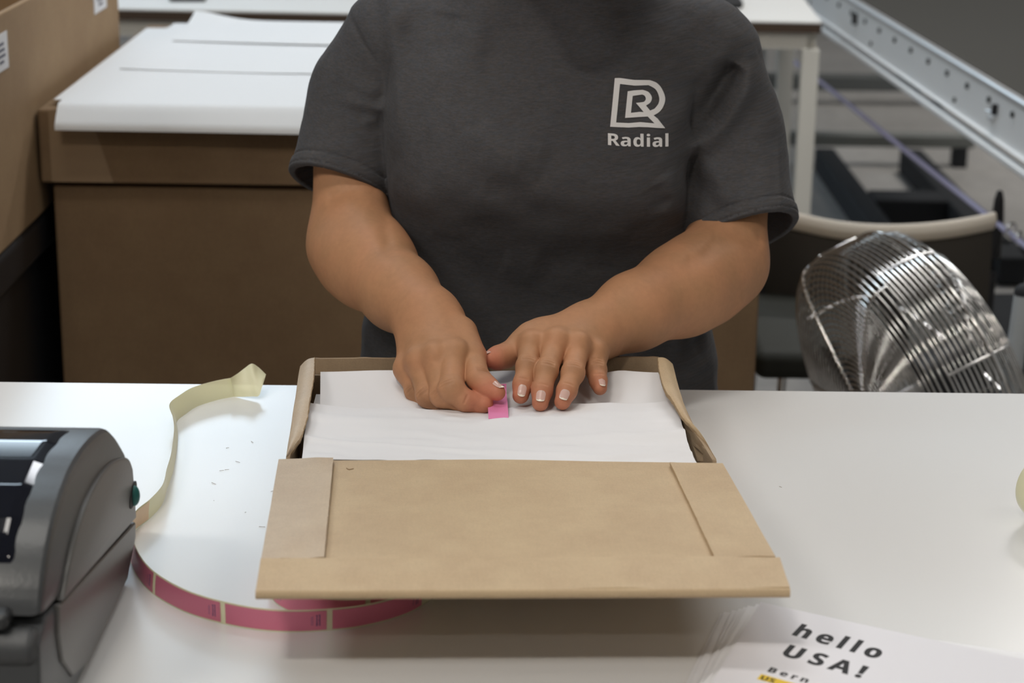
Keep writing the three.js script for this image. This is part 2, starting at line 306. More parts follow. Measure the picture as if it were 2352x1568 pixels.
const flatZ = (l) => l.slice(1).map((q, i) => bone(V(l[i].x, l[i].y, 0), V(q.x, q.y, 0), 0));
handR.fold = flatZ([V(-0.1884, 1.081, -0.04), V(-0.1694, 1.0876, -0.03), V(-0.1484, 1.0837, -0.02), V(-0.1328, 1.0692, -0.02), V(-0.1261, 1.0555, -0.02)]); handL.fold = flatZ([V(0.1788, 1.0432, -0.02), V(0.1926, 1.0451, -0.03), V(0.2087, 1.0509, -0.03), V(0.2324, 1.0512, -0.04), V(0.2557, 1.0453, -0.05)]);
makeHand(handR); makeHand(handL);
const sR = handR.forearm[0], sL = handL.forearm[0];
// rest of the body: neck, head, trunk, legs (mostly under clothes or outside the picture)
const cx = 0.03;
const headParts = [bone(V(0.04, 1.47, 0.0), V(0.04, 1.435, 0.05), 0.082, 0.07), bone(V(0.04, 1.395, 0.075), V(0.04, 1.367, 0.103), 0.05, 0.033)];
const faceBits = [bone(V(0.04, 1.432, 0.12), V(0.04, 1.408, 0.138), 0.008, 0.012), bone(V(0.018, 1.383, 0.118), V(0.062, 1.383, 0.118), 0.008), bone(V(-0.045, 1.435, 0.02), V(-0.047, 1.415, 0.025), 0.014, 0.009), bone(V(0.125, 1.435, 0.02), V(0.127, 1.415, 0.025), 0.014, 0.009)];
const neck = bone(V(0.038, 1.16, -0.142), V(0.04, 1.305, -0.13), 0.056, 0.053), nape = bone(V(0.04, 1.305, -0.13), V(0.042, 1.40, -0.01), 0.053, 0.052);
const trunk = [bone(V(cx - 0.06, 1.13, -0.13), V(cx + 0.06, 1.13, -0.14), 0.066), bone(V(cx - 0.06, 0.95, -0.165), V(cx + 0.06, 0.95, -0.165), 0.085), bone(V(cx - 0.07, 0.82, -0.17), V(cx + 0.07, 0.82, -0.17), 0.09),
  bone(V(cx - 0.05, 1.21, -0.14), V(cx - 0.150, 1.205, -0.135), 0.034, 0.02), bone(V(cx + 0.05, 1.21, -0.14), V(cx + 0.160, 1.200, -0.14), 0.034, 0.02),
  bone(V(cx - 0.150, 1.2, -0.135), V(sR[0], sR[1], sR[2]), 0.02, 0.038), bone(V(cx + 0.160, 1.195, -0.14), V(sL[0], sL[1], sL[2]), 0.02, 0.038),
  bone(V(cx - 0.09, 0.8, -0.165), V(cx - 0.1, 0.45, -0.12), 0.085, 0.058), bone(V(cx - 0.1, 0.45, -0.12), V(cx - 0.11, 0.09, -0.17), 0.056, 0.038), bone(V(cx + 0.09, 0.8, -0.165), V(cx + 0.1, 0.45, -0.12), 0.085, 0.058), bone(V(cx + 0.1, 0.45, -0.12), V(cx + 0.11, 0.09, -0.17), 0.056, 0.038)];
const bodySdf = (x, y, z) => {
  let d = smin(dist(neck, x, y, z), dist(nape, x, y, z), 0.02);
  for (const b of headParts) d = smin(d, dist(b, x, y, z), 0.03);
  for (const b of faceBits) d = smin(d, dist(b, x, y, z), 0.012);
  for (const b of trunk) d = smin(d, dist(b, x, y, z), 0.02);
  return d;
};
const joinR = (x, y, z) => Math.min(smin(bodySdf(x, y, z), chainDist(handR.forearm.slice(0, 1), x, y, z, 0.02), 0.02), 9);
const joinL = (x, y, z) => smin(joinR(x, y, z), chainDist(handL.forearm.slice(0, 1), x, y, z, 0.02), 0.02);
// the cut between the coarse trunk and the fine arms lies across each upper arm, inside the sleeve
const cutR = { p: V(sR[0] + sR[3] * 0.12, sR[1] + sR[4] * 0.12, sR[2] + sR[5] * 0.12), d: V(sR[3], sR[4], sR[5]).normalize() }, cutL = { p: V(sL[0] + sL[3] * 0.12, sL[1] + sL[4] * 0.12, sL[2] + sL[5] * 0.12), d: V(sL[3], sL[4], sL[5]).normalize() };
const below = (c, x, y, z) => (x - c.p.x) * c.d.x + (y - c.p.y) * c.d.y + (z - c.p.z) * c.d.z > 0;
const nearArm = (B, x, y, z) => dist(B, x, y, z) < 0.03;
const gTrunk = polygonize(joinL, [-0.26, 0.06, -0.3], [0.34, 1.58, 0.17], 0.007, (x, y, z) => !(y > 0.9 && ((nearArm(sR, x, y, z) && below(cutR, x, y, z)) || (nearArm(sL, x, y, z) && below(cutL, x, y, z)))));
const gArmR = polygonize(handR.sdf, [-0.28, 0.92, -0.17], [0.01, 1.17, 0.29], 0.0012, (x, y, z) => below(cutR, x, y, z));
const gArmL = polygonize(handL.sdf, [-0.06, 0.92, -0.17], [0.34, 1.14, 0.3], 0.0012, (x, y, z) => below(cutL, x, y, z));
const tips = [], knobs = [];
for (const H of [handR, handL]) for (const F of [...H.fingers, H.thumb]) { tips.push([F.j[F.j.length - 1][0], F === handL.thumb ? 1.5 : 1]); knobs.push([F.j[F === H.thumb ? 2 : 1][0].clone().addScaledVector(F.n.clone().normalize(), 0.008), 1]); }
function skinColours(g) {
  const p = g.attributes.position, c = new Float32Array(p.count * 3), q = V(0, 0, 0);
  for (let i = 0; i < p.count; i++) {
    q.fromBufferAttribute(p, i);
    const n1 = noise3(q.x * 55, q.y * 55, q.z * 55, 3), n2 = noise3(q.x * 240, q.y * 240, q.z * 240, 4), n3 = noise3(q.x * 900, q.y * 900, q.z * 900, 5);
    let red = 0, dark = 0;
    if (q.z > 0.1) { for (const [t, s] of tips) { const d = t.distanceTo(q); if (d < 0.04) red += s * Math.exp(-d * d / 0.00022); } for (const [t] of knobs) { const d = t.distanceTo(q); if (d < 0.02) dark += Math.exp(-d * d / 0.00004); } }
    red = Math.min(0.95, red) + 0.12 * n1; const m = 1 + 0.07 * n1 + 0.05 * n2 + 0.035 * n3 - 0.26 * Math.min(1, dark);
    c[i * 3] = 0.47 * m * (1 + 0.06 * red); c[i * 3 + 1] = 0.238 * m * (1 - 0.22 * red); c[i * 3 + 2] = 0.124 * m * (1 - 0.14 * red);
  }
  g.setAttribute('color', new THREE.BufferAttribute(c, 3)); return g;
}
const skin = std([1, 1, 1], 0.56, { vertexColors: true, specularIntensity: 0.55 });
part('body', mergeGeometries([gTrunk, gArmR, gArmL].map(skinColours)), skin, person);
// fingernails
const nailMat = std([1, 1, 1], 0.25, { vertexColors: true });
function nail(H, F, w, len, back, ref) {
  const L = F.j.length - 1, tip = F.j[L][0], a = tip.clone().sub(F.j[L - 1][0]).normalize(), n = ref.clone().addScaledVector(a, -ref.dot(a)).normalize(), b = V(0, 0, 0).crossVectors(a, n), r = F.j[L][1];
  const nu = 14, nv = 28, pos = [], col = [], idx = [];
  for (let j = 0; j <= nv; j++) for (let i = 0; i <= nu; i++) {
    const t = j / nv, s = i / nu * 2 - 1, round = t < 0.3 ? Math.sqrt(1 - ((0.3 - t) / 0.3) ** 2 * 0.75) : 1 - 0.12 * smooth(t, 0.82, 1) * Math.abs(s);
    const ang = s * round * w / (r * 1.15), along = -back + t * len - 0.0017 * s * s * smooth(t, 0.35, 1);
    const Ls = tip.distanceTo(F.j[L - 1][0]), rad = r + Math.max(0, -along / Ls) * (F.j[L - 1][1] - r) + 0.00075 - 0.0002 * Math.abs(s) + (along > 0 ? -along * along * 22 : 0);
    const p = tip.clone().addScaledVector(a, along).addScaledVector(n, Math.cos(ang) * rad).addScaledVector(b, Math.sin(ang) * rad);
    pos.push(p.x, p.y, p.z);
    const edge = 0.855 + 0.05 * s * s, c = t > edge ? [0.80, 0.72, 0.60] : t < 0.16 ? [0.60, 0.42, 0.36] : [0.62, 0.40, 0.34]; col.push(...c);
  }
  for (let j = 0; j < nv; j++) for (let i = 0; i < nu; i++) { const o = j * (nu + 1) + i; idx.push(o, o + 1, o + nu + 2, o, o + nu + 2, o + nu + 1); }
  const g = new THREE.BufferGeometry(); g.setAttribute('position', new THREE.Float32BufferAttribute(pos, 3)); g.setAttribute('color', new THREE.Float32BufferAttribute(col, 3)); g.setIndex(idx); g.computeVertexNormals();
  part('fingernail', g, nailMat, person);
}
nail(handL, handL.fingers[0], 0.0043, 0.0125, 0.0065, V(0.05, 0.35, 0.9)); nail(handL, handL.fingers[1], 0.0047, 0.0125, 0.0075, V(-0.05, 0.4, 0.9));
nail(handL, handL.fingers[2], 0.0047, 0.0125, 0.0075, V(-0.05, 0.4, 0.9)); nail(handL, handL.fingers[3], 0.0035, 0.0105, 0.006, V(0.3, 0.35, 0.85));
nail(handL, handL.thumb, 0.0052, 0.012, 0.004, V(-0.1, 0.95, -0.2)); nail(handR, handR.thumb, 0.0052, 0.0118, 0.0062, V(0.45, 0.85, 0.2));

// ---------- t-shirt ----------
const prof = [ // height, half width, half depth, front z, centre x
  [0.70, 0.205, 0.125, -0.05, 0.03], [0.80, 0.204, 0.125, -0.05, 0.03], [0.88, 0.200, 0.125, -0.052, 0.03], [0.95, 0.186, 0.125, -0.045, 0.028], [1.01, 0.170, 0.130, -0.022, 0.026], [1.06, 0.161, 0.135, 0.005, 0.025], [1.10, 0.160, 0.140, 0.024, 0.024],
  [1.15, 0.163, 0.138, 0.019, 0.024], [1.20, 0.165, 0.126, -0.004, 0.026], [1.24, 0.15, 0.105, -0.027, 0.03], [1.28, 0.11, 0.085, -0.050, 0.034], [1.34, 0.08, 0.068, -0.062, 0.036]];
function profAt(y) {                                                  // smooth spline through the table above
  let i = 0; while (i < prof.length - 2 && prof[i + 1][0] < y) i++;
  const a = prof[Math.max(0, i - 1)], b = prof[i], c = prof[i + 1], d = prof[Math.min(prof.length - 1, i + 2)], h = c[0] - b[0], t = clamp((y - b[0]) / h, 0, 1), t2 = t * t, t3 = t2 * t;
  return [1, 2, 3, 4].map((k) => { const m0 = (c[k] - a[k]) / Math.max(1e-6, c[0] - a[0]) * h, m1 = (d[k] - b[k]) / Math.max(1e-6, d[0] - b[0]) * h; return (2 * t3 - 3 * t2 + 1) * b[k] + (t3 - 2 * t2 + t) * m0 + (3 * t2 - 2 * t3) * c[k] + (t3 - t2) * m1; });
}
const slR = chain([[V(-0.12, 1.218, -0.135), 0.073], [V(-0.1579, 1.1748, -0.135), 0.0585], [V(-0.1852, 1.0885, -0.098), 0.0565]]), slL = chain([[V(0.193, 1.213, -0.14), 0.072], [V(0.2245, 1.141, -0.13), 0.0585], [V(0.2411, 1.0416, -0.084), 0.0625]]);
const shoulders = [bone(V(0.0, 1.243, -0.135), V(-0.10, 1.235, -0.125), 0.05, 0.05), bone(V(0.07, 1.243, -0.135), V(0.17, 1.232, -0.13), 0.05, 0.05)];
function hemPlane(p1, p2, p3) { const n = V(0, 0, 0).crossVectors(p2.clone().sub(p1), p3.clone().sub(p1)).normalize(); if (n.y > 0) n.negate(); return { p: p1, n }; }
const hemR = hemPlane(V(-0.1837, 1.1116, -0.042), V(-0.2427, 1.0976, -0.098), V(-0.2298, 1.0593, -0.152)), hemL = hemPlane(V(0.2346, 1.0713, -0.026), V(0.303, 1.0535, -0.086), V(0.2817, 1.0046, -0.144));
const hemD = (h, x, y, z) => (x - h.p.x) * h.n.x + (y - h.p.y) * h.n.y + (z - h.p.z) * h.n.z;
const folds = []; // polylines on the front: [points], height (+ ridge, - valley), width
const fold = (pts, amp, w) => { for (let i = 0; i + 1 < pts.length; i++) folds.push({ ax: pts[i].x, ay: pts[i].y, bx: pts[i + 1].x - pts[i].x, by: pts[i + 1].y - pts[i].y, amp, w, first: i === 0, id: folds.length }); };
const foldSets = [];
const F = (amp, w, ...pts) => foldSets.push({ amp, w, pts });
F(-0.005, 0.010, V(-0.1438, 1.2897, -0.05), V(-0.1381, 1.2382, -0.04), V(-0.1333, 1.1908, -0.03), V(-0.1317, 1.1412, -0.03));
F(0.006, 0.014, V(-0.1297, 1.2899, -0.05), V(-0.1247, 1.231, -0.03), V(-0.1203, 1.1748, -0.02), V(-0.1191, 1.1207, -0.02));
F(-0.0022, 0.003, V(-0.1763, 1.2624, -0.08), V(-0.1564, 1.2344, -0.07), V(-0.1334, 1.2029, -0.06));
F(-0.021, 0.013, V(0.2291, 1.2208, -0.07), V(0.2194, 1.2042, -0.06), V(0.2052, 1.1786, -0.05), V(0.1868, 1.1438, -0.04));
F(0.012, 0.012, V(0.242, 1.2255, -0.07), V(0.2379, 1.1932, -0.06), V(0.22, 1.1674, -0.05), V(0.1925, 1.137, -0.04), V(0.1843, 1.1163, -0.04));
F(0.005, 0.016, V(0.227, 1.2599, -0.08), V(0.1988, 1.2235, -0.05), V(0.187, 1.1975, -0.03));
F(-0.003, 0.014, V(0.1845, 1.1117, -0.04), V(0.1961, 1.0912, -0.05), V(0.2136, 1.0859, -0.05));
F(0.006, 0.011, V(0.1986, 1.119, -0.05), V(0.2214, 1.0962, -0.05), V(0.2094, 1.0775, -0.05));
F(0.002, 0.005, V(0.2776, 1.1474, -0.1), V(0.2782, 1.1004, -0.1), V(0.2792, 1.0623, -0.1));
F(0.003, 0.008, V(-0.1766, 1.2009, -0.06), V(-0.1521, 1.1894, -0.05), V(-0.1335, 1.1882, -0.04));
F(0.004, 0.007, V(-0.1791, 1.1799, -0.05), V(-0.1582, 1.1752, -0.04), V(-0.1439, 1.1718, -0.04), V(-0.1284, 1.1819, -0.03));
F(0.002, 0.006, V(-0.1583, 1.158, -0.04), V(-0.1395, 1.1592, -0.04));
F(0.005, 0.02, V(-0.0401, 1.263, -0.03), V(-0.0481, 1.2219, -0.01), V(-0.0586, 1.1881, 0));
F(-0.005, 0.018, V(-0.0665, 1.2714, -0.03), V(-0.0679, 1.226, -0.01));
F(-0.005, 0.016, V(-0.018, 1.2545, -0.03), V(-0.0282, 1.209, -0.01));
F(0.008, 0.028, V(-0.0365, 1.1752, 0), V(-0.0186, 1.1442, 0), V(0.0217, 1.1088, 0));
F(0.004, 0.022, V(-0.001, 1.1489, 0), V(0.0388, 1.1428, 0));
F(-0.005, 0.016, V(-0.0272, 1.1171, 0), V(0.0221, 1.0861, 0), V(0.0668, 1.0731, 0));
F(0.003, 0.02, V(0.1114, 1.2739, -0.03), V(0.1026, 1.2416, -0.01));
F(-0.003, 0.018, V(0.1336, 1.2654, -0.03), V(0.1251, 1.2199, -0.01));
F(0.004, 0.014, V(0.1512, 1.12, -0.02), V(0.1679, 1.0929, -0.02), V(0.1753, 1.0515, -0.02));
F(-0.003, 0.012, V(0.1421, 1.1084, -0.01), V(0.1565, 1.0766, -0.01));
F(0.003, 0.025, V(-0.0126, 1.0219, 0.02), V(0.0366, 1.0088, 0.02));
F(0.004, 0.010, V(-0.1532, 0.9679, 0), V(-0.1389, 0.9351, 0), V(-0.13, 0.9066, 0));
F(-0.004, 0.010, V(-0.1433, 0.9681, 0), V(-0.1253, 0.9305, 0));
F(0.004, 0.012, V(0.1919, 0.9541, 0), V(0.1841, 0.9208, 0), V(0.1809, 0.8872, 0));
F(-0.004, 0.010, V(0.2036, 0.9448, 0), V(0.1992, 0.8875, 0));
for (const f of foldSets) f.segs = f.pts.slice(1).map((q, i) => [f.pts[i].x, f.pts[i].y, q.x - f.pts[i].x, q.y - f.pts[i].y, 1 / ((q.x - f.pts[i].x) ** 2 + (q.y - f.pts[i].y) ** 2)]);
for (const f of foldSets) { const xs = f.pts.map((q) => q.x), ys = f.pts.map((q) => q.y), m = f.w * 3; f.box = [Math.min(...xs) - m, Math.max(...xs) + m, Math.min(...ys) - m, Math.max(...ys) + m]; f.len = f.segs.length; }
function foldHeight(x, y, z) {
  let h = 0;
  for (const f of foldSets) {
    if (x < f.box[0] || x > f.box[1] || y < f.box[2] || y > f.box[3]) continue;
    let best = 9, at01 = 0;
    for (let i = 0; i < f.segs.length; i++) { const s = f.segs[i]; let t = ((x - s[0]) * s[2] + (y - s[1]) * s[3]) * s[4]; t = clamp(t, 0, 1); const d = Math.hypot(x - s[0] - s[2] * t, y - s[1] - s[3] * t); if (d < best) { best = d; at01 = (i + t) / f.segs.length; } }
    h += f.amp * Math.exp(-best * best / (f.w * f.w)) * smooth(at01, -0.1, 0.18) * (1 - smooth(at01, 0.6, 1.0));
  }
  return h * smooth(z, -0.14, -0.09);
}
const collarP = V(0.036, 1.268, -0.06), collarN = V(0, 0.80, 0.60).normalize();
const collarHole = bone(V(0.038, 1.16, -0.139), V(0.038, 1.45, -0.136), 0.0585, 0.0585);
const smax = (a, b, k) => -smin(-a, -b, k);
function shirtSdf(x, y, z) {
  const [a, b, fz, c0] = profAt(y), cz = fz - b, ex = (x - c0) / a, ez = (z - cz) / b;
  const e = Math.pow(Math.pow(Math.abs(ex), 3) + Math.pow(Math.abs(ez), 3), 1 / 3);
  let torso = (e - 1) * Math.min(a, b) * 0.92;
  if (y > 1.34) torso = Math.max(torso, y - 1.34);
  let sh = Math.min(9, dist(shoulders[0], x, y, z)); sh = smin(sh, dist(shoulders[1], x, y, z), 0.03);
  let d = smin(torso, sh, 0.035), r = chainDist(slR, x, y, z, 0.03), l = chainDist(slL, x, y, z, 0.03);
  const near = Math.min(d, r, l) > -0.05 && Math.min(d, r, l) < 0.04;
  if (near) {
    const h = foldHeight(x, y, z) + 0.0021 * noise3(x * 14 + 3, y * 9, z * 14, 21) + 0.0013 * noise3(x * 30, y * 34, z * 30, 22) + 0.00035 * noise3(x * 90, y * 70, z * 90, 23);
    d -= h; r -= h; l -= h;
  }
  const hr = hemD(hemR, x, y, z), hl = hemD(hemL, x, y, z);
  const band = (h) => 0.0014 * smooth(h, -0.0145, -0.0115) - 0.0016 * Math.exp(-((h + 0.0038) ** 2) / 9e-7) - 0.0012 * Math.exp(-((h + 0.0150) ** 2) / 1.6e-6);
  let sleeveR = smax(r - band(hr), hr, 0.004), sleeveL = smax(l - band(hl), hl, 0.004);
  if (hr > -0.06) sleeveR = smax(sleeveR, -Math.max(r + 0.0072, -(hr + 0.05)), 0.002);
  if (hl > -0.06) sleeveL = smax(sleeveL, -Math.max(l + 0.0072, -(hl + 0.05)), 0.002);
  let s = smin(smin(d, sleeveR, 0.006), sleeveL, 0.006);
  // neck opening and collar rib
  const ck = dist(collarHole, x, y, z), up = (y - 1.262) + (z + 0.06) * 0.45;
  if (y > 1.2) {
    if (near) s -= ck < 0.021 && ck > -0.01 ? 0.0012 * smooth(ck, 0.0225, 0.0205) : 0;
    if (near) s += 0.0024 * Math.exp(-((ck - 0.022) ** 2) / 2.2e-6);
    s = smax(s, -ck, 0.004);
  }
  if (y < 0.76) s = Math.max(s, 0.735 - y + 0.004 * Math.sin(x * 40));
  return s;
}
const gShirt = polygonize(shirtSdf, [-0.26, 0.72, -0.30], [0.34, 1.37, 0.06], 0.0023);
{ const p = gShirt.attributes.position, uv = new Float32Array(p.count * 2); for (let i = 0; i < p.count; i++) { uv[i * 2] = p.getX(i) + p.getZ(i) * 0.8; uv[i * 2 + 1] = p.getY(i) + p.getZ(i) * 0.15; } gShirt.setAttribute('uv', new THREE.BufferAttribute(uv, 2)); }
const heather = tex(1024, (u, v, N) => {
  const st = N(u, v, 48, 300, 31) - 0.5, st2 = N(u, v, 110, 440, 32) - 0.5, g = hash2(u * 1024 | 0, v * 1024 | 0, 33) - 0.5, patch = N(u, v, 7, 9, 34) - 0.5, p2 = N(u, v, 18, 40, 36) - 0.5, warm = N(u, v, 90, 260, 35) - 0.5;
  const k = 178 * (1 + st * 0.07 + st2 * 0.10 + g * 0.09 + patch * 0.07 + p2 * 0.05); return [k * (1 + warm * 0.05), k * 0.985, k * (0.985 - warm * 0.05)];
});
const weave = tex(256, (u, v, N) => { const k = (Math.sin(u * 2 * Math.PI * 64) * 0.5 + 0.5) * (Math.sin(v * 2 * Math.PI * 64) * 0.5 + 0.5) * 0.6 + N(u, v, 64, 64, 41) * 0.4; return [k * 255, k * 255, k * 255]; }, false);
const cloth = std([0.178, 0.179, 0.186], 0.95, { map: scaled(heather, 3.3), bumpMap: scaled(weave, 16), bumpScale: 0.00025, specularIntensity: 0.25, sheen: 0.35, sheenRoughness: 0.6, sheenColor: new THREE.Color(0.35, 0.35, 0.37) });
const shirt = part('t_shirt', gShirt, cloth, person, 'dark charcoal garment-dyed short sleeved t-shirt with a white chest print');
// printed chest mark: shapes laid on the cloth
function onCloth(geo, mat, name, m) {
  const g = new TessellateModifier(0.004, 6).modify(geo.index ? geo.toNonIndexed() : geo), p = g.attributes.position, n = new Float32Array(p.count * 3), v = V(0, 0, 0);
  for (let i = 0; i < p.count; i++) {
    const q = m(p.getX(i), p.getY(i)); v.set(q.x, q.y, 0.08);
    for (let k = 0; k < 60; k++) { const d = shirtSdf(v.x, v.y, v.z); if (d < 0.00005) break; v.z -= d * 0.7; }
    const e = 0.002, gx = shirtSdf(v.x + e, v.y, v.z) - shirtSdf(v.x - e, v.y, v.z), gy = shirtSdf(v.x, v.y + e, v.z) - shirtSdf(v.x, v.y - e, v.z), gz = shirtSdf(v.x, v.y, v.z + e) - shirtSdf(v.x, v.y, v.z - e), L = Math.hypot(gx, gy, gz);
    n.set([gx / L, gy / L, gz / L], i * 3); p.setXYZ(i, v.x + gx / L * 0.0009, v.y + gy / L * 0.0009, v.z + gz / L * 0.0009);
  }
  g.setAttribute('normal', new THREE.BufferAttribute(n, 3)); return part(name, g, mat, shirt);
}
const ink = std([0.82, 0.80, 0.79], 0.8);
{ // outline letter mark; drawn in units of 1/1000 of its box, placed between two corners on the chest
  const onQuad = (q) => (x, y) => ({ x: lerp(lerp(q[0], q[2], x), lerp(q[4], q[6], x), y), y: lerp(lerp(q[1], q[3], x), lerp(q[5], q[7], x), y) });   // corners on the chest: lower left, lower right, upper left, upper right
  const mk = onQuad([0.0955, 1.1677, 0.1523, 1.1644, 0.0953, 1.2145, 0.1521, 1.2122]);
  const w = 0.075, S = (pts) => new THREE.Shape(pts), W2 = (x, y) => new THREE.Vector2(x, y);
  const px = (x, y) => W2((x - 310) / 940, (1085 - y) / 865);        // coordinates read off the mark itself
  const curve = (pts) => new THREE.SplineCurve(pts).getPoints(60);
  const outer = [px(388, 224), px(470, 218), px(720, 248), ...curve([px(980, 250), px(1100, 300), px(1190, 405), px(1246, 560), px(1220, 690), px(1150, 790), px(1045, 853)]), px(1115, 910), px(1248, 1085), px(960, 1058), px(800, 1053), px(620, 1066), px(310, 1060)];
  const hole1 = [px(475, 320), px(410, 984), px(620, 990), px(820, 968), px(1060, 990), px(945, 872), px(800, 880), px(560, 902), px(605, 442), px(720, 425), ...curve([px(860, 416), px(960, 455), px(1015, 545), px(990, 630), px(915, 684)]), px(985, 770), ...curve([px(1060, 740), px(1130, 650), px(1140, 540), px(1080, 410), px(960, 337)]), px(720, 344)];
  const hole2 = [px(690, 520), px(660, 812), px(800, 792), px(875, 795), px(745, 640), px(860, 626), ...curve([px(885, 618), px(912, 575), px(895, 520), px(850, 496)])];
  const s = S(outer); s.holes.push(new THREE.Path(hole1), new THREE.Path(hole2));
  onCloth(new THREE.ShapeGeometry(s, 12), ink, 'printed_emblem', mk);
  const font = await new FontLoader().loadAsync('fonts/droid/droid_sans_bold.typeface.json');
  const shapes = font.generateShapes('Radial', 1), g = new THREE.ShapeGeometry(shapes, 8); g.computeBoundingBox();
  const bb = g.boundingBox, line = onQuad([0.0935, 1.1519, 0.1559, 1.1458, 0.0933, 1.1638, 0.1557, 1.1590]);
  onCloth(g, ink, 'printed_lettering', (x, y) => { const t = (x - bb.min.x) / (bb.max.x - bb.min.x); return line(t, (y - bb.min.y) / (bb.max.y - bb.min.y)); });
}
// hair, trousers and shoes (outside the picture, for the whole figure)
part('hair', polygonize((x, y, z) => Math.max(smin(dist(bone(V(0.04, 1.48, -0.01), V(0.04, 1.455, 0.005), 0.093, 0.09), x, y, z), dist(bone(V(0.04, 1.495, -0.075), V(0.04, 1.455, -0.095), 0.04, 0.035), x, y, z), 0.03), -dist(bone(V(0.04, 1.425, 0.135), V(0.04, 1.375, 0.135), 0.085, 0.08), x, y, z)), [-0.1, 1.3, -0.2], [0.18, 1.62, 0.14], 0.006), std([0.02, 0.013, 0.009], 0.6), person);
const legs = [7, 8, 9, 10].map((i) => trunk[i]);
part('trousers', polygonize((x, y, z) => { let d = dist(bone(V(cx - 0.07, 0.82, -0.17), V(cx + 0.07, 0.82, -0.17), 0.108), x, y, z); for (const b of legs) d = smin(d, dist(b, x, y, z) - 0.012, 0.03); return Math.max(d, y - 0.86, 0.06 - y); }, [-0.22, 0.04, -0.32], [0.28, 0.9, 0.04], 0.008), std([0.05, 0.06, 0.09], 0.9), person);
for (const s of [-1, 1]) part('shoe', polygonize((x, y, z) => Math.max(dist(bone(V(cx + s * 0.11, 0.045, -0.2), V(cx + s * 0.12, 0.035, -0.02), 0.045, 0.04), x, y, z), -y), [cx + s * 0.115 - 0.08, -0.02, -0.27], [cx + s * 0.115 + 0.08, 0.12, 0.06], 0.006), M.black, person);

// ---------- packing table ----------
{
  const t = thing('packing_table', 'glossy white laminate packing table in the foreground carrying the open carton', 'table', [0, 0, 0.43]);
  part('tabletop', bx(2.6, 0.03, 0.80, 0, 0.885, 0.001, 0.0025), M.laminate, t).rotation.y = 0.008;
  part('edge_band', bx(2.6, 0.05, 0.03, 0, 0.84, -0.35), M.metalWhite, t);
  for (const x of [-1.22, 1.22]) for (const z of [-0.34, 0.34]) part('leg', bx(0.05, 0.87, 0.05, x, 0.435, z), M.metalWhite, t);
  for (const z of [-0.34, 0.34]) part('stretcher', bx(2.4, 0.04, 0.03, 0, 0.2, z), M.metalWhite, t);
}
const local = (g) => { const q = g.rotation.y; return (v) => v.clone().sub(g.position).applyAxisAngle(V(0, 1, 0), -q); };
function poly(pts) {                                                // point along a polyline, s in 0..1 by length
  const L = [0]; for (let i = 1; i < pts.length; i++) L.push(L[i - 1] + pts[i].distanceTo(pts[i - 1]));
  return (s) => { const d = clamp(s, 0, 1) * L[L.length - 1]; let i = 1; while (i < L.length - 1 && L[i] < d) i++; return pts[i - 1].clone().lerp(pts[i], (d - L[i - 1]) / Math.max(1e-9, L[i] - L[i - 1])); };
}
const quadF = (a, b, c, d) => (s, t) => a.clone().lerp(b, s).lerp(d.clone().lerp(c, s), t);   // a-b is t = 0, d-c is t = 1
const rag = (amp, k) => (s) => amp * (0.5 * (hash2(Math.round(s * 70), k, 77) > 0.8 ? 1 : 0) - 0.25 + noise3(s * 7, k * 3.7, 0.5, 78));

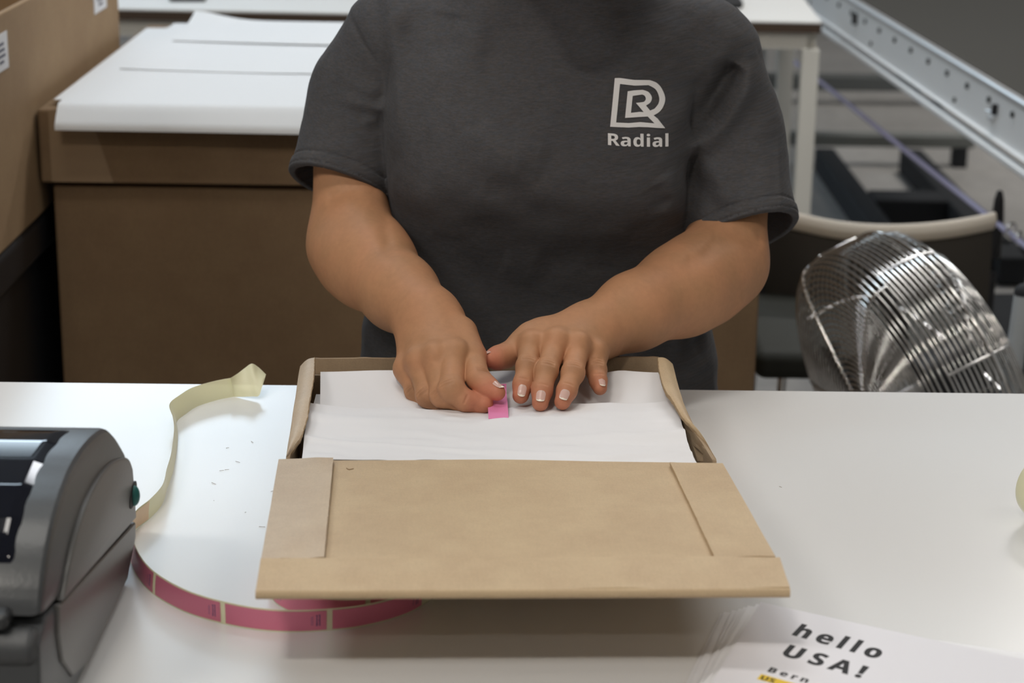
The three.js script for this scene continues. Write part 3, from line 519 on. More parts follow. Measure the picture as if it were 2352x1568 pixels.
// ---------- open carton ----------
{
  const t = thing('mailing_carton', 'shallow brown cardboard carton lying open with its lid folded towards the camera', 'box', [-0.0154, 0.9, 0.2785], 0.046), w = local(t);
  const W = 0.181, D = 0.136, H = 0.0585, th = 0.0032;
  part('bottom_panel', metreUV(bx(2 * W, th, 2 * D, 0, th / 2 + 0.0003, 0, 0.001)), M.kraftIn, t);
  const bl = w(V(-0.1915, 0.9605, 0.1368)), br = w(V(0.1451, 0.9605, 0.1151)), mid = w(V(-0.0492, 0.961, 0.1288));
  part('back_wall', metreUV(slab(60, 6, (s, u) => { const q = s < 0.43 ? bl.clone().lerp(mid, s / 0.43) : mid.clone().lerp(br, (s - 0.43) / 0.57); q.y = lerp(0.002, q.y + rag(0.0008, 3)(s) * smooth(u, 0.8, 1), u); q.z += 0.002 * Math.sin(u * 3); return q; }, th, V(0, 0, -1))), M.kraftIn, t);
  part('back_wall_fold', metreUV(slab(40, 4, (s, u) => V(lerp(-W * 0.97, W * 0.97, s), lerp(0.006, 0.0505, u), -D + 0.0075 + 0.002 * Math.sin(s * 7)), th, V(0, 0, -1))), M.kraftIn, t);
  for (const s of [-1, 1]) {
    const o = s < 0 ? [V(-0.2042, 0.9595, 0.1569), V(-0.1978, 0.9595, 0.2631), V(-0.1931, 0.9595, 0.3415), V(-0.1889, 0.9595, 0.4137)] : [V(0.1569, 0.9595, 0.1357), V(0.158, 0.9595, 0.2524), V(0.1632, 0.9595, 0.3251), V(0.1693, 0.9595, 0.3638), V(0.1743, 0.9595, 0.4074)];
    const f = poly(o.map(w));
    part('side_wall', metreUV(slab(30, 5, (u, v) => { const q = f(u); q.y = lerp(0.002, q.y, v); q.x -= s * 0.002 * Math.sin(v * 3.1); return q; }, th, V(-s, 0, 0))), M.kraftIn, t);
    const inn = s < 0 ? [V(-0.1905, 0.969, 0.1585), V(-0.1858, 0.9675, 0.2062), V(-0.183, 0.966, 0.2631), V(-0.1804, 0.9645, 0.3201), V(-0.1812, 0.962, 0.3709), V(-0.1873, 0.9595, 0.4114)]
      : [V(0.1424, 0.967, 0.1391), V(0.1409, 0.966, 0.1754), V(0.1434, 0.9645, 0.2413), V(0.1497, 0.963, 0.2707), V(0.1538, 0.962, 0.3007), V(0.1634, 0.961, 0.3399), V(0.1694, 0.958, 0.3641), V(0.1741, 0.956, 0.3957)];
    const fi = poly(inn.map(w)), j = rag(0.0007, 9 + s), j2 = rag(0.0007, 13 + s);
    part('side_flap', metreUV(slab(70, 6, (u, v) => { const a = f(u), b = fi(u); const q = a.lerp(b, v); q.y += 0.0025 * Math.sin(v * Math.PI) + (v > 0.9 ? j(u) : 0) + 0.0008 * Math.sin(u * 17 + s); q.x += v > 0.9 ? j2(u) : 0; return q; }, th * 0.85)), s < 0 ? M.kraftSheen : M.kraftLid, t, 'torn side flap leaning inwards');
    part('flap_core', metreUV(slab(70, 1, (u, v) => { const q = fi(u); q.y += lerp(-0.0028, -0.0002, v) + j(u); q.x += j2(u) - s * 0.0006; return q; }, 0.0006, V(s, 0, 0))), M.flute, t);
  }
  part('corner_gusset', metreUV(slab(10, 6, quadF(w(V(0.1588, 0.953, 0.3392)), w(V(0.1612, 0.958, 0.3622)), w(V(0.174, 0.953, 0.3897)), w(V(0.162, 0.945, 0.3683))), 0.003)), M.kraftIn, t);
  part('corner_gusset', metreUV(slab(8, 6, quadF(w(V(0.165, 0.96, 0.3699)), w(V(0.1683, 0.959, 0.3758)), w(V(0.1736, 0.957, 0.4006)), w(V(0.1718, 0.953, 0.3898))), 0.003)), M.kraftIn, t);
  part('front_wall', metreUV(bx(2 * W, H - 0.003, th, 0, (H - 0.003) / 2, D + 0.004, 0.001)), M.kraftIn, t);
  // lid
  const H0 = w(V(-0.1937, 0.961, 0.4254)), H1 = w(V(0.1782, 0.961, 0.4156)), F0 = w(V(-0.1789, 0.972, 0.6604)), F1 = w(V(0.1941, 0.972, 0.6422)), L0 = w(V(-0.1755, 0.9712, 0.7172)), L1 = w(V(0.1971, 0.9712, 0.7006));
  const lidF = (s, v) => { const k = 0.82; const a = H0.clone().lerp(H1, s), b = F0.clone().lerp(F1, s), c = L0.clone().lerp(L1, s); const q = v < k ? a.lerp(b, v / k) : b.lerp(c, (v - k) / (1 - k)); q.y += 0.0012 * Math.sin(s * 3.3) * (1 - v) + 0.0006 * noise3(s * 4, v * 3, 0, 51); return q; };
  const lid = part('lid', metreUV(slab(60, 30, lidF, th)), M.kraftLid, t, 'lid panel folded open towards the camera');
  const up = (f, h) => (s, v) => { const q = f(s, v); q.y += h; return q; };
  const fl = quadF(w(V(-0.1928, 0.9645, 0.4328)), w(V(-0.1474, 0.966, 0.4298)), w(V(-0.1327, 0.9755, 0.6663)), w(V(-0.1776, 0.9755, 0.6703))), fr = quadF(w(V(0.1336, 0.9648, 0.4278)), w(V(0.1775, 0.9645, 0.4252)), w(V(0.1934, 0.9755, 0.6513)), w(V(0.1492, 0.9755, 0.6545)));
  const jl = rag(0.0006, 31), jr = rag(0.0006, 32);
  part('lid_flap', metreUV(slab(12, 70, (s, v) => { const q = fl(s, v); q.y += 0.0012 * s * Math.sin(v * 2.6) + 0.0007 * noise3(s * 3, v * 4, 2, 52); if (s > 0.99) q.x += jl(v); return q; }, 0.0028)), M.kraftSheen, lid, 'left flap folded over the lid, window sheen put into its paler colour');
  part('lid_flap', metreUV(slab(12, 70, (s, v) => { const q = fr(s, v); q.y += 0.0006 * noise3(s * 3, v * 4, 5, 53); if (s < 0.01) q.x += jr(v); return q; }, 0.0028)), M.kraftLid, lid, 'right flap folded over the lid');
  const T0 = w(V(-0.177, 0.979, 0.6769)), T1 = w(V(0.1953, 0.979, 0.6604)), E0 = w(V(-0.1749, 0.9755, 0.7232)), E1 = w(V(0.1966, 0.9755, 0.7074));
  part('tuck_lip', metreUV(slab(60, 10, (s, v) => { const q = quadF(T0, T1, E1, E0)(s, v); q.y += 0.0008 * noise3(s * 6, v * 2, 9, 54); return q; }, 0.003)), M.kraftLid, lid, 'front lip folded back over the lid');
  part('front_fold', metreUV(tube(Array.from({ length: 9 }, (_, i) => E0.clone().lerp(E1, i / 8).add(V(0, -0.0036, 0.0000))), 0.0036, 40, 16)), M.kraftLid, lid);
  part('lid_speck', metreUV(tube([w(V(-0.1343, 0.9665, 0.4567)), w(V(-0.1319, 0.9665, 0.4597)), w(V(-0.1298, 0.9665, 0.4586)), w(V(-0.1285, 0.9665, 0.4575))], 0.0004, 8, 5)), std([0.2, 0.11, 0.04], 0.9), lid, 'loose brown fibre');
}
// ---------- tissue paper in the carton ----------
{
  const t = thing('tissue_paper', 'white tissue paper folded over the goods inside the open carton', 'tissue paper', [-0.0154, 0.9, 0.2785], 0.046), w = local(t);
  part('wrapped_bundle', bx(0.335, 0.034, 0.252, 0, 0.021, 0.002, 0.012), M.paper, t);
  const b0 = w(V(-0.184, 0.9561, 0.162)), b1 = w(V(0.142, 0.9555, 0.152)), f0 = w(V(-0.1752, 0.9415, 0.2611)), f1 = w(V(0.1586, 0.9415, 0.238));
  part('back_sheet', slab(50, 24, (s, v) => { const q = quadF(b0, b1, f1, f0)(s, v); const n = noise3(s * 5, v * 3, 1, 61); q.y += 0.0022 * n * (1 - v * 0.6) - 0.004 * Math.sin(v * Math.PI) * 0.8 + 0.003 * smooth(s, 0.83, 0.9) * (1 - v) - 0.002 * Math.exp(-((s - 0.82) ** 2) / 0.0008) * (1 - v); return q; }, 0.0006), M.paper, t);
  part('sheet_edge', slab(6, 12, quadF(w(V(-0.1857, 0.9419, 0.19)), w(V(-0.1791, 0.942, 0.19)), w(V(-0.1761, 0.943, 0.2381)), w(V(-0.1848, 0.943, 0.2321))), 0.0006), M.paper, t);
  const edge = poly([V(-0.1854, 0.9515, 0.2448), V(-0.1662, 0.951, 0.2488), V(-0.1417, 0.95, 0.2536), V(-0.11, 0.95, 0.2484), V(-0.0698, 0.948, 0.2483), V(-0.0335, 0.948, 0.2542), V(-0.0036, 0.949, 0.2433), V(0.0308, 0.9495, 0.228), V(0.0712, 0.951, 0.2333), V(0.1118, 0.951, 0.2315), V(0.1362, 0.952, 0.2296), V(0.1555, 0.953, 0.2253)].map(w));
  const front = poly([V(-0.1754, 0.9572, 0.4132), V(-0.0081, 0.9572, 0.4117), V(0.1582, 0.9572, 0.4071)].map(w));
  const lf = (v) => 0.0;
  part('front_sheet', slab(110, 50, (s, v) => {
    const q = edge(s).lerp(front(s), v);
    q.y += 0.0016 * noise3(s * 6, v * 5, 3, 62) * smooth(v, 0, 0.2) + 0.0009 * noise3(s * 16, v * 13, 4, 63);
    q.y += 0.0022 * Math.exp(-(((v - 0.55 - 0.12 * (1 - s)) / 0.05) ** 2)) * smooth(s, 0.3, 0.9) - 0.0018 * Math.exp(-(((v - 0.67 - 0.1 * (1 - s)) / 0.06) ** 2)) * smooth(s, 0.4, 0.9);
    q.y += 0.0018 * Math.exp(-(((v - 0.3 + 0.1 * s) / 0.07) ** 2)) * (1 - smooth(s, 0.2, 0.8)) - 0.0016 * Math.exp(-(((s - 0.5) / 0.12) ** 2) - (((v - 0.08) / 0.1) ** 2));
    q.y += 0.0015 * Math.exp(-(((v - 0.93 + 0.4 * Math.abs(s - 0.75)) / 0.03) ** 2));
    q.x += (s - 0.5) * 0.006 * Math.sin(v * Math.PI) * (s > 0.5 ? -1 : 0.4); return q;
  }, 0.0006), M.paper, t, 'upper sheet folded from the front');
}
// ---------- pink sticker in the fingers ----------
function smallPrint(c, x, y, w, h, rows, ink) { c.fillStyle = ink; for (let r = 0; r < rows; r++) { let p = x; while (p < x + w) { const l = 3 + rnd() * 5; c.fillRect(p, y + r * h / rows, l, h / rows * (0.45 + 0.2 * rnd())); p += l + 2; } } }
function labelTexture(bg, mark) {
  const c = document.createElement('canvas'); c.width = 512; c.height = 112; const k = c.getContext('2d'); k.fillStyle = bg; k.fillRect(0, 0, 512, 112);
  if (mark) { k.save(); k.translate(30, 96); k.rotate(-Math.PI / 2); smallPrint(k, 8, 0, 66, 26, 2, 'rgba(52,44,96,0.85)'); smallPrint(k, 12, 34, 50, 14, 2, 'rgba(70,60,110,0.45)'); k.restore(); }
  const t = new THREE.CanvasTexture(c); t.colorSpace = THREE.SRGBColorSpace; return t;
}
const yellowBack = std([0.95, 0.93, 0.70], 0.45, { transmission: 0.35 });
{
  const p0 = V(-0.0138, 0.9602, 0.205), p1 = V(-0.0136, 0.9586, 0.224), p2 = V(-0.0124, 0.9558, 0.25), p3 = V(-0.0112, 0.953, 0.284);
  const t = thing('sticker', 'small pink sticker pinched under the thumb on the white tissue', 'sticker', [p2.x, 0.955, p2.z], 0.05), w = local(t);
  const mid = new THREE.CatmullRomCurve3([p0, p1, p2, p3].map(w));
  part('sticker_face', slab(8, 24, (s, v) => { const q = mid.getPoint(v); q.x += (s - 0.5) * 0.0182; q.y += 0.0006 * Math.cos(s * 3 + 1) - 0.0012 * v * (1 - s); return q; }, 0.0003), std([0.80, 0.25, 0.47], 0.42), t);
  const c = labelTexture('#d070a8', false);
  const pr = slab(4, 3, (s, v) => { const q = mid.getPoint(0.10 + 0.05 * v); q.x += (s - 0.5) * 0.011 + 0.003; q.y += 0.0007 * Math.cos(s * 3 + 1) + 0.0003; return q; }, 0.0001);
  for (let r = 0; r < 2; r++) for (let i = 0; i < 5; i++) part('printed_line', slab(2, 1, (s, v) => { const q = mid.getPoint(0.11 + 0.035 * r + 0.018 * v); q.x += -0.0005 + i * 0.0016 + s * 0.0013; q.y += 0.00075; return q; }, 0.0001), std([0.12, 0.08, 0.25], 0.6), t);
}
// ---------- roll of pink labels ----------
{
  const R = 0.0656, C0 = V(-0.123, 0.9, 0.545);
  const t = thing('label_roll', 'roll of pink labels under the lid with its strip trailing around the printer', 'labels', [C0.x, 0.9, C0.z]), w = local(t);
  const ht = 0.0188, y0 = 0.0001;
  const pink = std([1, 1, 1], 0.38, { map: labelTexture('#d97a94', true) });
  // the wound roll: windings as rings, then the core
  const wind = [];
  for (let r = R; r > 0.033; r -= 0.0021) wind.push(new THREE.LatheGeometry([[r - 0.0019, y0], [r, y0], [r, y0 + ht - 0.0002 * (wind.length % 3)], [r - 0.0019, y0 + ht - 0.0002 * (wind.length % 3)], [r - 0.0019, y0]].map(([a, b]) => new THREE.Vector2(a, b)), 72));
  const rollBody = part('winding', flat(wind), yellowBack, t, 'pale yellow backing paper wound into a roll');
  part('core', new THREE.LatheGeometry([[0.027, y0], [0.0315, y0], [0.0315, y0 + ht], [0.027, y0 + ht], [0.027, y0]].map(([a, b]) => new THREE.Vector2(a, b)), 48), M.kraftBig, t);
  function arcLabel(a0, a1) { part('label', slab(24, 3, (s, v) => { const a = lerp(a0, a1, s), r = R + 0.0004; return V(Math.cos(a) * r, y0 + 0.0013 + v * (ht - 0.0026), Math.sin(a) * r); }, 0.0003, V(0, 0, -1)), pink, t); }
  for (let k = 0; k < 4; k++) arcLabel(2.72 - k * 1.38 + 1.32, 2.72 - k * 1.38);
  // the strip
  const a0 = -0.9, start = []; for (let a = -1.5; a <= 0.35; a += 0.25) start.push(V(C0.x + Math.cos(a) * (R + 0.0012), 0.9, C0.z + Math.sin(a) * (R + 0.0012)));
  const path = [...start, V(-0.0688, 0.9, 0.5835), V(-0.0788, 0.9, 0.5966), V(-0.0945, 0.9, 0.6098), V(-0.1135, 0.9, 0.6205), V(-0.1335, 0.9, 0.6265), V(-0.1582, 0.9, 0.6304), V(-0.1845, 0.9, 0.6282), V(-0.214, 0.9, 0.6176), V(-0.2445, 0.9, 0.599), V(-0.2755, 0.9, 0.566), V(-0.2925, 0.9, 0.5362), V(-0.3039, 0.9, 0.5059), V(-0.313, 0.9, 0.47), V(-0.3148, 0.9, 0.4377), V(-0.3071, 0.9, 0.4089), V(-0.302, 0.9, 0.3762), V(-0.304, 0.9, 0.3372), V(-0.3059, 0.9, 0.2954), V(-0.3119, 0.9, 0.2375), V(-0.3177, 0.9, 0.1949), V(-0.3252, 0.9, 0.1543), V(-0.3201, 0.9, 0.1304), V(-0.3121, 0.9, 0.1071), V(-0.2939, 0.9, 0.0856), V(-0.28, 0.9, 0.0752)].map(w);
  const curve = new THREE.CatmullRomCurve3(path, false, 'centripetal'); curve.arcLengthDivisions = 1500;
  const lean = (u) => 0.0025 * Math.sin(u * 9) + 0.004 * smooth(u, 0.8, 0.9);
  const N = 420;
  const sec = (u) => { const b = curve.getPointAt(clamp(u, 0, 1)), g = curve.getTangentAt(clamp(u, 0, 1)), n = V(g.z, 0, -g.x); return { b, n }; };
  const strip = part('backing_strip', slab(N, 4, (s, v) => { const { b, n } = sec(s); b.y = y0 + v * ht; b.addScaledVector(n, lean(s) * v * v); return b; }, 0.00022, V(0, 0, -1)), yellowBack, t, 'pale yellow backing strip standing on its edge');
  const L = curve.getLength(), uAt = (p) => { const q = w(p); let best = 0, bd = 9; for (let i = 0; i <= 2000; i++) { const d = curve.getPointAt(i / 2000).distanceTo(q); if (d < bd) { bd = d; best = i / 2000; } } return best; };
  const marks = [uAt(V(-0.1335, 0.9, 0.6265)), uAt(V(-0.214, 0.9, 0.6176)), uAt(V(-0.2755, 0.9, 0.566))];
  const lab = (u0, u1, mat, name = 'label', side = 1) => part(name, slab(40, 3, (s, v) => { const u = lerp(u0, u1, s), { b, n } = sec(u); b.y = y0 + 0.0013 + v * (ht - 0.0026); b.addScaledVector(n, side * 0.0004 + lean(u) * v * v); return b; }, 0.0002, V(0, 0, -1)), mat, t);
  const gap = 0.0022 / L, len = marks[1] - marks[0];
  lab(marks[0] - len, marks[0] - gap, pink); lab(marks[0] + gap, marks[1] - gap, pink); lab(marks[1] + gap, marks[2] - gap, pink); lab(marks[2] + gap, marks[2] + 0.9 * len, pink);
  const pe = uAt(V(-0.3079, 0.9, 0.411)); lab(pe - 0.045, pe, std([0.86, 0.64, 0.42], 0.4), 'label', -1);
  // the end of the strip, curled up off the table
  const prs = [[V(-0.28, 0.9, 0.0752), V(-0.2833, 0.9209, 0.0785)], [V(-0.2702, 0.9014, 0.079), V(-0.2777, 0.9222, 0.068)], [V(-0.2611, 0.9026, 0.081), V(-0.2716, 0.9254, 0.06)], [V(-0.2546, 0.9039, 0.083), V(-0.2645, 0.9293, 0.056)], [V(-0.2516, 0.912, 0.078), V(-0.2589, 0.9249, 0.052)], [V(-0.2496, 0.9186, 0.064), V(-0.2499, 0.9186, 0.058)]].map((q) => q.map(w));
  const cb = new THREE.CatmullRomCurve3(prs.map((q) => q[0])), ct = new THREE.CatmullRomCurve3(prs.map((q) => q[1]));
  part('curled_end', slab(30, 6, (s, v) => { const q = cb.getPoint(s).lerp(ct.getPoint(s), v); q.z += 0.008 * Math.sin(v * Math.PI) * s * (1 - s * 0.5); return q; }, 0.0003, V(0, 0, -1)), yellowBack, t);
}
// ---------- label printer ----------
{
  const px = -0.40, pz = 0.66, t = thing('label_printer', 'dark grey desktop label printer cut off by the left picture edge', 'printer', [px, 0.9, pz]);
  const grain = tex(256, (u, v, N) => { const k = N(u, v, 128, 128, 81) * 255; return [k, k, k]; }, false);
  const shellMat = std([0.062, 0.066, 0.070], 0.36, { bumpMap: scaled(grain, 6), bumpScale: 0.00008 }), shellDark = std([0.035, 0.037, 0.040], 0.38), sideMat = std([0.15, 0.145, 0.139], 0.36, { bumpMap: scaled(grain, 6), bumpScale: 0.00008 }), glossy = std([0.004, 0.005, 0.010], 0.05, { specularIntensity: 0.7 });
  const q = (l) => l.map(([z, y]) => [z - pz, y - 0.9]);
  const rightX = -0.3015 - px, width = 0.20;
  // lower housing and cover, split along the slanting parting line
  part('lower_housing', extrudeX(q([[0.545, 0.9005], [0.512, 0.9120], [0.505, 0.9335], [0.506, 0.9375], [0.800, 0.9885], [0.822, 0.978], [0.826, 0.94], [0.815, 0.9005]]), width, 0.004, rightX), shellMat, t);
  part('cover', extrudeX(q([[0.506, 0.9385], [0.506, 0.952], [0.512, 0.990], [0.523, 1.003], [0.556, 1.028], [0.585, 1.0435], [0.62, 1.052], [0.66, 1.0570], [0.70, 1.0575], [0.735, 1.052], [0.765, 1.0415], [0.79, 1.026], [0.808, 1.007], [0.813, 0.9945], [0.800, 0.9895]]), width, 0.006, rightX, [3, 13]), shellMat, t);
  // raised side panel with its own outline
  part('side_panel', extrudeX(q([[0.5085, 0.9405], [0.509, 0.955], [0.513, 0.985], [0.527, 0.9985], [0.555, 1.0085], [0.59, 1.0170], [0.63, 1.0215], [0.67, 1.0205], [0.705, 1.014], [0.735, 1.0025], [0.758, 0.9880], [0.7655, 0.9840]]), 0.006, 0.0025, rightX + 0.0035, [2, 10]), sideMat, t, 'raised grey side panel');
  part('lower_side_panel', extrudeX(q([[0.5085, 0.9375], [0.512, 0.925], [0.55, 0.906], [0.70, 0.906], [0.745, 0.918], [0.772, 0.942], [0.779, 0.966], [0.7745, 0.984]]), 0.006, 0.0025, rightX + 0.003), sideMat, t);
  // window strip following the cover, with its raised rib
  const prof2 = poly(q([[0.600, 1.0475], [0.62, 1.0525], [0.66, 1.0577], [0.70, 1.0582], [0.735, 1.0530], [0.765, 1.0425], [0.79, 1.0270], [0.806, 1.0085]]).map(([z, y]) => V(0, y, z)));
  const win = (x0, x1, s0, s1, h, mat, name) => part(name, slab(44, 90, (s, v) => { const a = prof2(lerp(s0, s1, v)), b = prof2(lerp(s0, s1, v) + 0.01), n = V(0, b.z - a.z, -(b.y - a.y)).normalize(); a.addScaledVector(n, h * Math.min(1, 8 * Math.min(s, 1 - s, v, 1 - v)) - 0.0005); a.x = lerp(x0, x1, s) - px; return a; }, 0.002), mat, t);
  win(-0.383, -0.3225, 0.03, 0.94, 0.0028, glossy, 'cover_window'); win(-0.480, -0.390, 0.03, 0.94, 0.0028, glossy, 'cover_window');
  win(-0.391, -0.3815, 0.015, 0.955, 0.0062, std([0.02, 0.021, 0.024], 0.2), 'cover_rib');
  // rear hinge barrel
  const hg = new THREE.LatheGeometry([[0, 0], [0.008, 0.0004], [0.0118, 0.003], [0.0128, 0.006], [0.0128, 0.05], [0.0120, 0.052], [0.0120, 0.2]].map(([a, b]) => new THREE.Vector2(a, b)), 32); hg.rotateZ(Math.PI / 2);
  hg.translate(-0.303 - px, 0.974 - 0.9, 0.815 - pz); part('hinge_barrel', hg, shellMat, t);
  part('hinge_cover', bx(0.14, 0.012, 0.03, -0.39 - px, 0.0945, 0.812 - pz, 0.005), shellDark, t);
  // latch in its slot
  const slot = new THREE.CylinderGeometry(0.0125, 0.0125, 0.004, 28); slot.scale(1.25, 1, 0.62); slot.rotateX(Math.PI / 2); slot.rotateY(Math.PI / 2); slot.rotateX(0.25);
  slot.translate(-0.2995 - px, 0.965 - 0.9, 0.5195 - pz); part('latch_recess', slot, std([0.008, 0.008, 0.009], 0.6), t);
  const lt = new THREE.SphereGeometry(0.0085, 20, 14); lt.scale(0.55, 1.0, 0.75); lt.translate(-0.2975 - px, 0.9635 - 0.9, 0.5175 - pz); part('latch', lt, std([0.02, 0.16, 0.145], 0.5), t, 'green release latch');
  for (const [x, z] of [[-0.32, 0.55], [-0.48, 0.55], [-0.32, 0.79], [-0.48, 0.79]]) part('foot', new THREE.CylinderGeometry(0.008, 0.008, 0.002, 16).translate(x - px, 0.0012, z - pz), M.rubber, t);
}
// ---------- fanned stack of flyers ----------
{
  const c = document.createElement('canvas'); c.width = 1024; c.height = 1312; const k = c.getContext('2d'), mm = 1024 / 232;
  k.fillStyle = '#e6e5ea'; k.fillRect(0, 0, 1024, 1312); k.fillStyle = '#1b1b1d';
  const word = (s, x, y, cap, spread, wide) => { k.save(); k.translate(x * mm, y * mm); k.rotate(0.13); k.font = 'bold ' + (cap / 0.72) * mm + 'px sans-serif'; let p = 0; for (const ch of s) { k.save(); k.translate(p, 0); k.scale(wide, 1); k.fillText(ch, 0, 0); k.lineWidth = cap * mm * 0.05; k.strokeStyle = '#1b1b1d'; k.strokeText(ch, 0, 0); k.restore(); p += k.measureText(ch).width * wide + spread * mm; } k.restore(); };
  word('hello', 32, 43.5, 21, 3.2, 0.78); word('USA!', 32, 80, 20, 4.2, 0.82); word('Bern', 30, 110, 8, 2.2, 0.95);
  k.fillStyle = '#e8c53a'; k.save(); k.translate(28 * mm, 116 * mm); k.rotate(0.11); k.fillRect(0, 0, 60 * mm, 9 * mm); k.fillStyle = '#101012'; k.font = 'bold ' + 9 * mm + 'px sans-serif'; k.fillText('US', 1 * mm, 8 * mm); k.restore();
  const tx = new THREE.CanvasTexture(c); tx.colorSpace = THREE.SRGBColorSpace;
  const sheetMat = std([0.78, 0.78, 0.80], 0.42), printMat = std([1, 1, 1], 0.55, { map: tx, specularIntensity: 0.3 });
  const ord = ['bottom', 'second', 'third', 'fourth', 'fifth', 'sixth', 'seventh'], N = 8, phi = -20 * Math.PI / 180;
  for (let i = 0; i < N; i++) {
    const top = i === N - 1, k1 = N - 1 - i, off = [-0.0042 * k1 + 0.003 * (hash2(i, 3, 5) - 0.5) * (k1 ? 1 : 0), 0.0045 * k1 + 0.003 * (hash2(i, 4, 5) - 0.5) * (k1 ? 1 : 0)];
    const t = thing('flyer', top ? 'topmost white flyer of the fanned stack, printed hello USA in black' : ord[i] === 'bottom' ? 'lowest white flyer of the fanned stack, under all the others' : ord[i] + ' white flyer up from the bottom of the fanned stack', 'flyer', [0.1913 + off[0], 0.9, 0.6035 - 0.002 * k1], phi + 0.012 * k1 * (0.6 + hash2(i, 9, 2)), 'white flyers fanned in a stack at the lower right');
    const curl = 0.0012 + 0.00185 * i;
    part('sheet', slab(30, 20, (s, v) => V(s * 0.232, 0.0006 + i * 0.00045 + curl * (1 - s) ** 1.15 + 0.0004 * Math.sin(v * 5 + i) * (1 - s) * s * 4, v * 0.297), 0.00022), top ? printMat : sheetMat, t);
    const uva = t.children[0].geometry.attributes.uv; for (let q = 0; q < uva.count; q++) uva.setY(q, 1 - uva.getY(q));
  }
  
}
// uv of slab runs (0,0) at the sheet's top left corner, so flip the print
// ---------- roll of pale yellow strip at the right edge ----------
{
  const t = thing('backing_roll', 'pale yellow paper roll standing at the right picture edge', 'roll', [0.4650, 0.9, 0.385], 0.35);
  const lathe = (l) => new THREE.LatheGeometry(l.map(([a, b]) => new THREE.Vector2(a, b)), 60).rotateX(Math.PI / 2).translate(0, 0.0305, 0);
  part('winding', lathe([[0.018, -0.009], [0.027, -0.0095], [0.0300, -0.008], [0.0303, 0], [0.0300, 0.008], [0.027, 0.0095], [0.018, 0.009], [0.018, -0.009]]), yellowBack, t);
  part('core', lathe([[0.0155, -0.0098], [0.0179, -0.0098], [0.0179, 0.0098], [0.0155, 0.0098], [0.0155, -0.0098]]), M.kraftBig, t);
}
// ---------- paper fibres on the table ----------
const fibreMat = std([0.42, 0.35, 0.29], 0.9);
for (const [a, b, label] of [
  [V(-0.2645, 0.9006, 0.2897), V(-0.2607, 0.9006, 0.2884), 'thin brown fibre left of a twin fibre on the table'], [V(-0.2601, 0.9006, 0.2872), V(-0.2563, 0.9006, 0.2859), 'thin brown fibre right of its twin on the white table'],
  [V(-0.2672, 0.9006, 0.3199), V(-0.2626, 0.9006, 0.3241), 'small slanting brown fibre below the twin fibres'], [V(-0.2533, 0.9006, 0.2639), V(-0.2489, 0.9006, 0.2672), 'bent brown fibre right of the twin fibres'],
  [V(-0.2671, 0.9006, 0.2289), V(-0.2644, 0.9006, 0.2276), 'short brown fibre highest on the white table'], [V(-0.246, 0.9006, 0.2085), V(-0.2434, 0.9006, 0.2133), 'tiny brown fibre nearest the curled strip end'],
  [V(-0.2118, 0.9006, 0.4227), V(-0.2066, 0.9006, 0.4235), 'brown fibre beside the left edge of the carton lid'], [V(-0.2117, 0.9006, 0.3406), V(-0.2096, 0.9006, 0.3383), 'tiny brown fibre tucked against the lid edge'],
  [V(-0.2588, 0.9006, 0.3636), V(-0.2583, 0.9006, 0.3647), 'dark speck in the middle of the white table'], [V(-0.2281, 0.9006, 0.3913), V(-0.2271, 0.9006, 0.3903), 'tiny brown crumb left of the lid'],
  [V(0.2424, 0.9006, 0.3098), V(0.2445, 0.9006, 0.3119), 'pale fibre on the table right of the carton']]) {
  const t = thing('paper_fibre', label, 'fibre', [a.x, 0.9, a.z], 0, 'paper fibres scattered on the table'), d = b.clone().sub(a);
  part('strand', tube([V(0, 0.0004, 0), V(d.x * 0.5, 0.0006, d.z * 0.5 + 0.0006), V(d.x, 0.0004, d.z)], 0.0002, 6, 5), fibreMat, t);
}

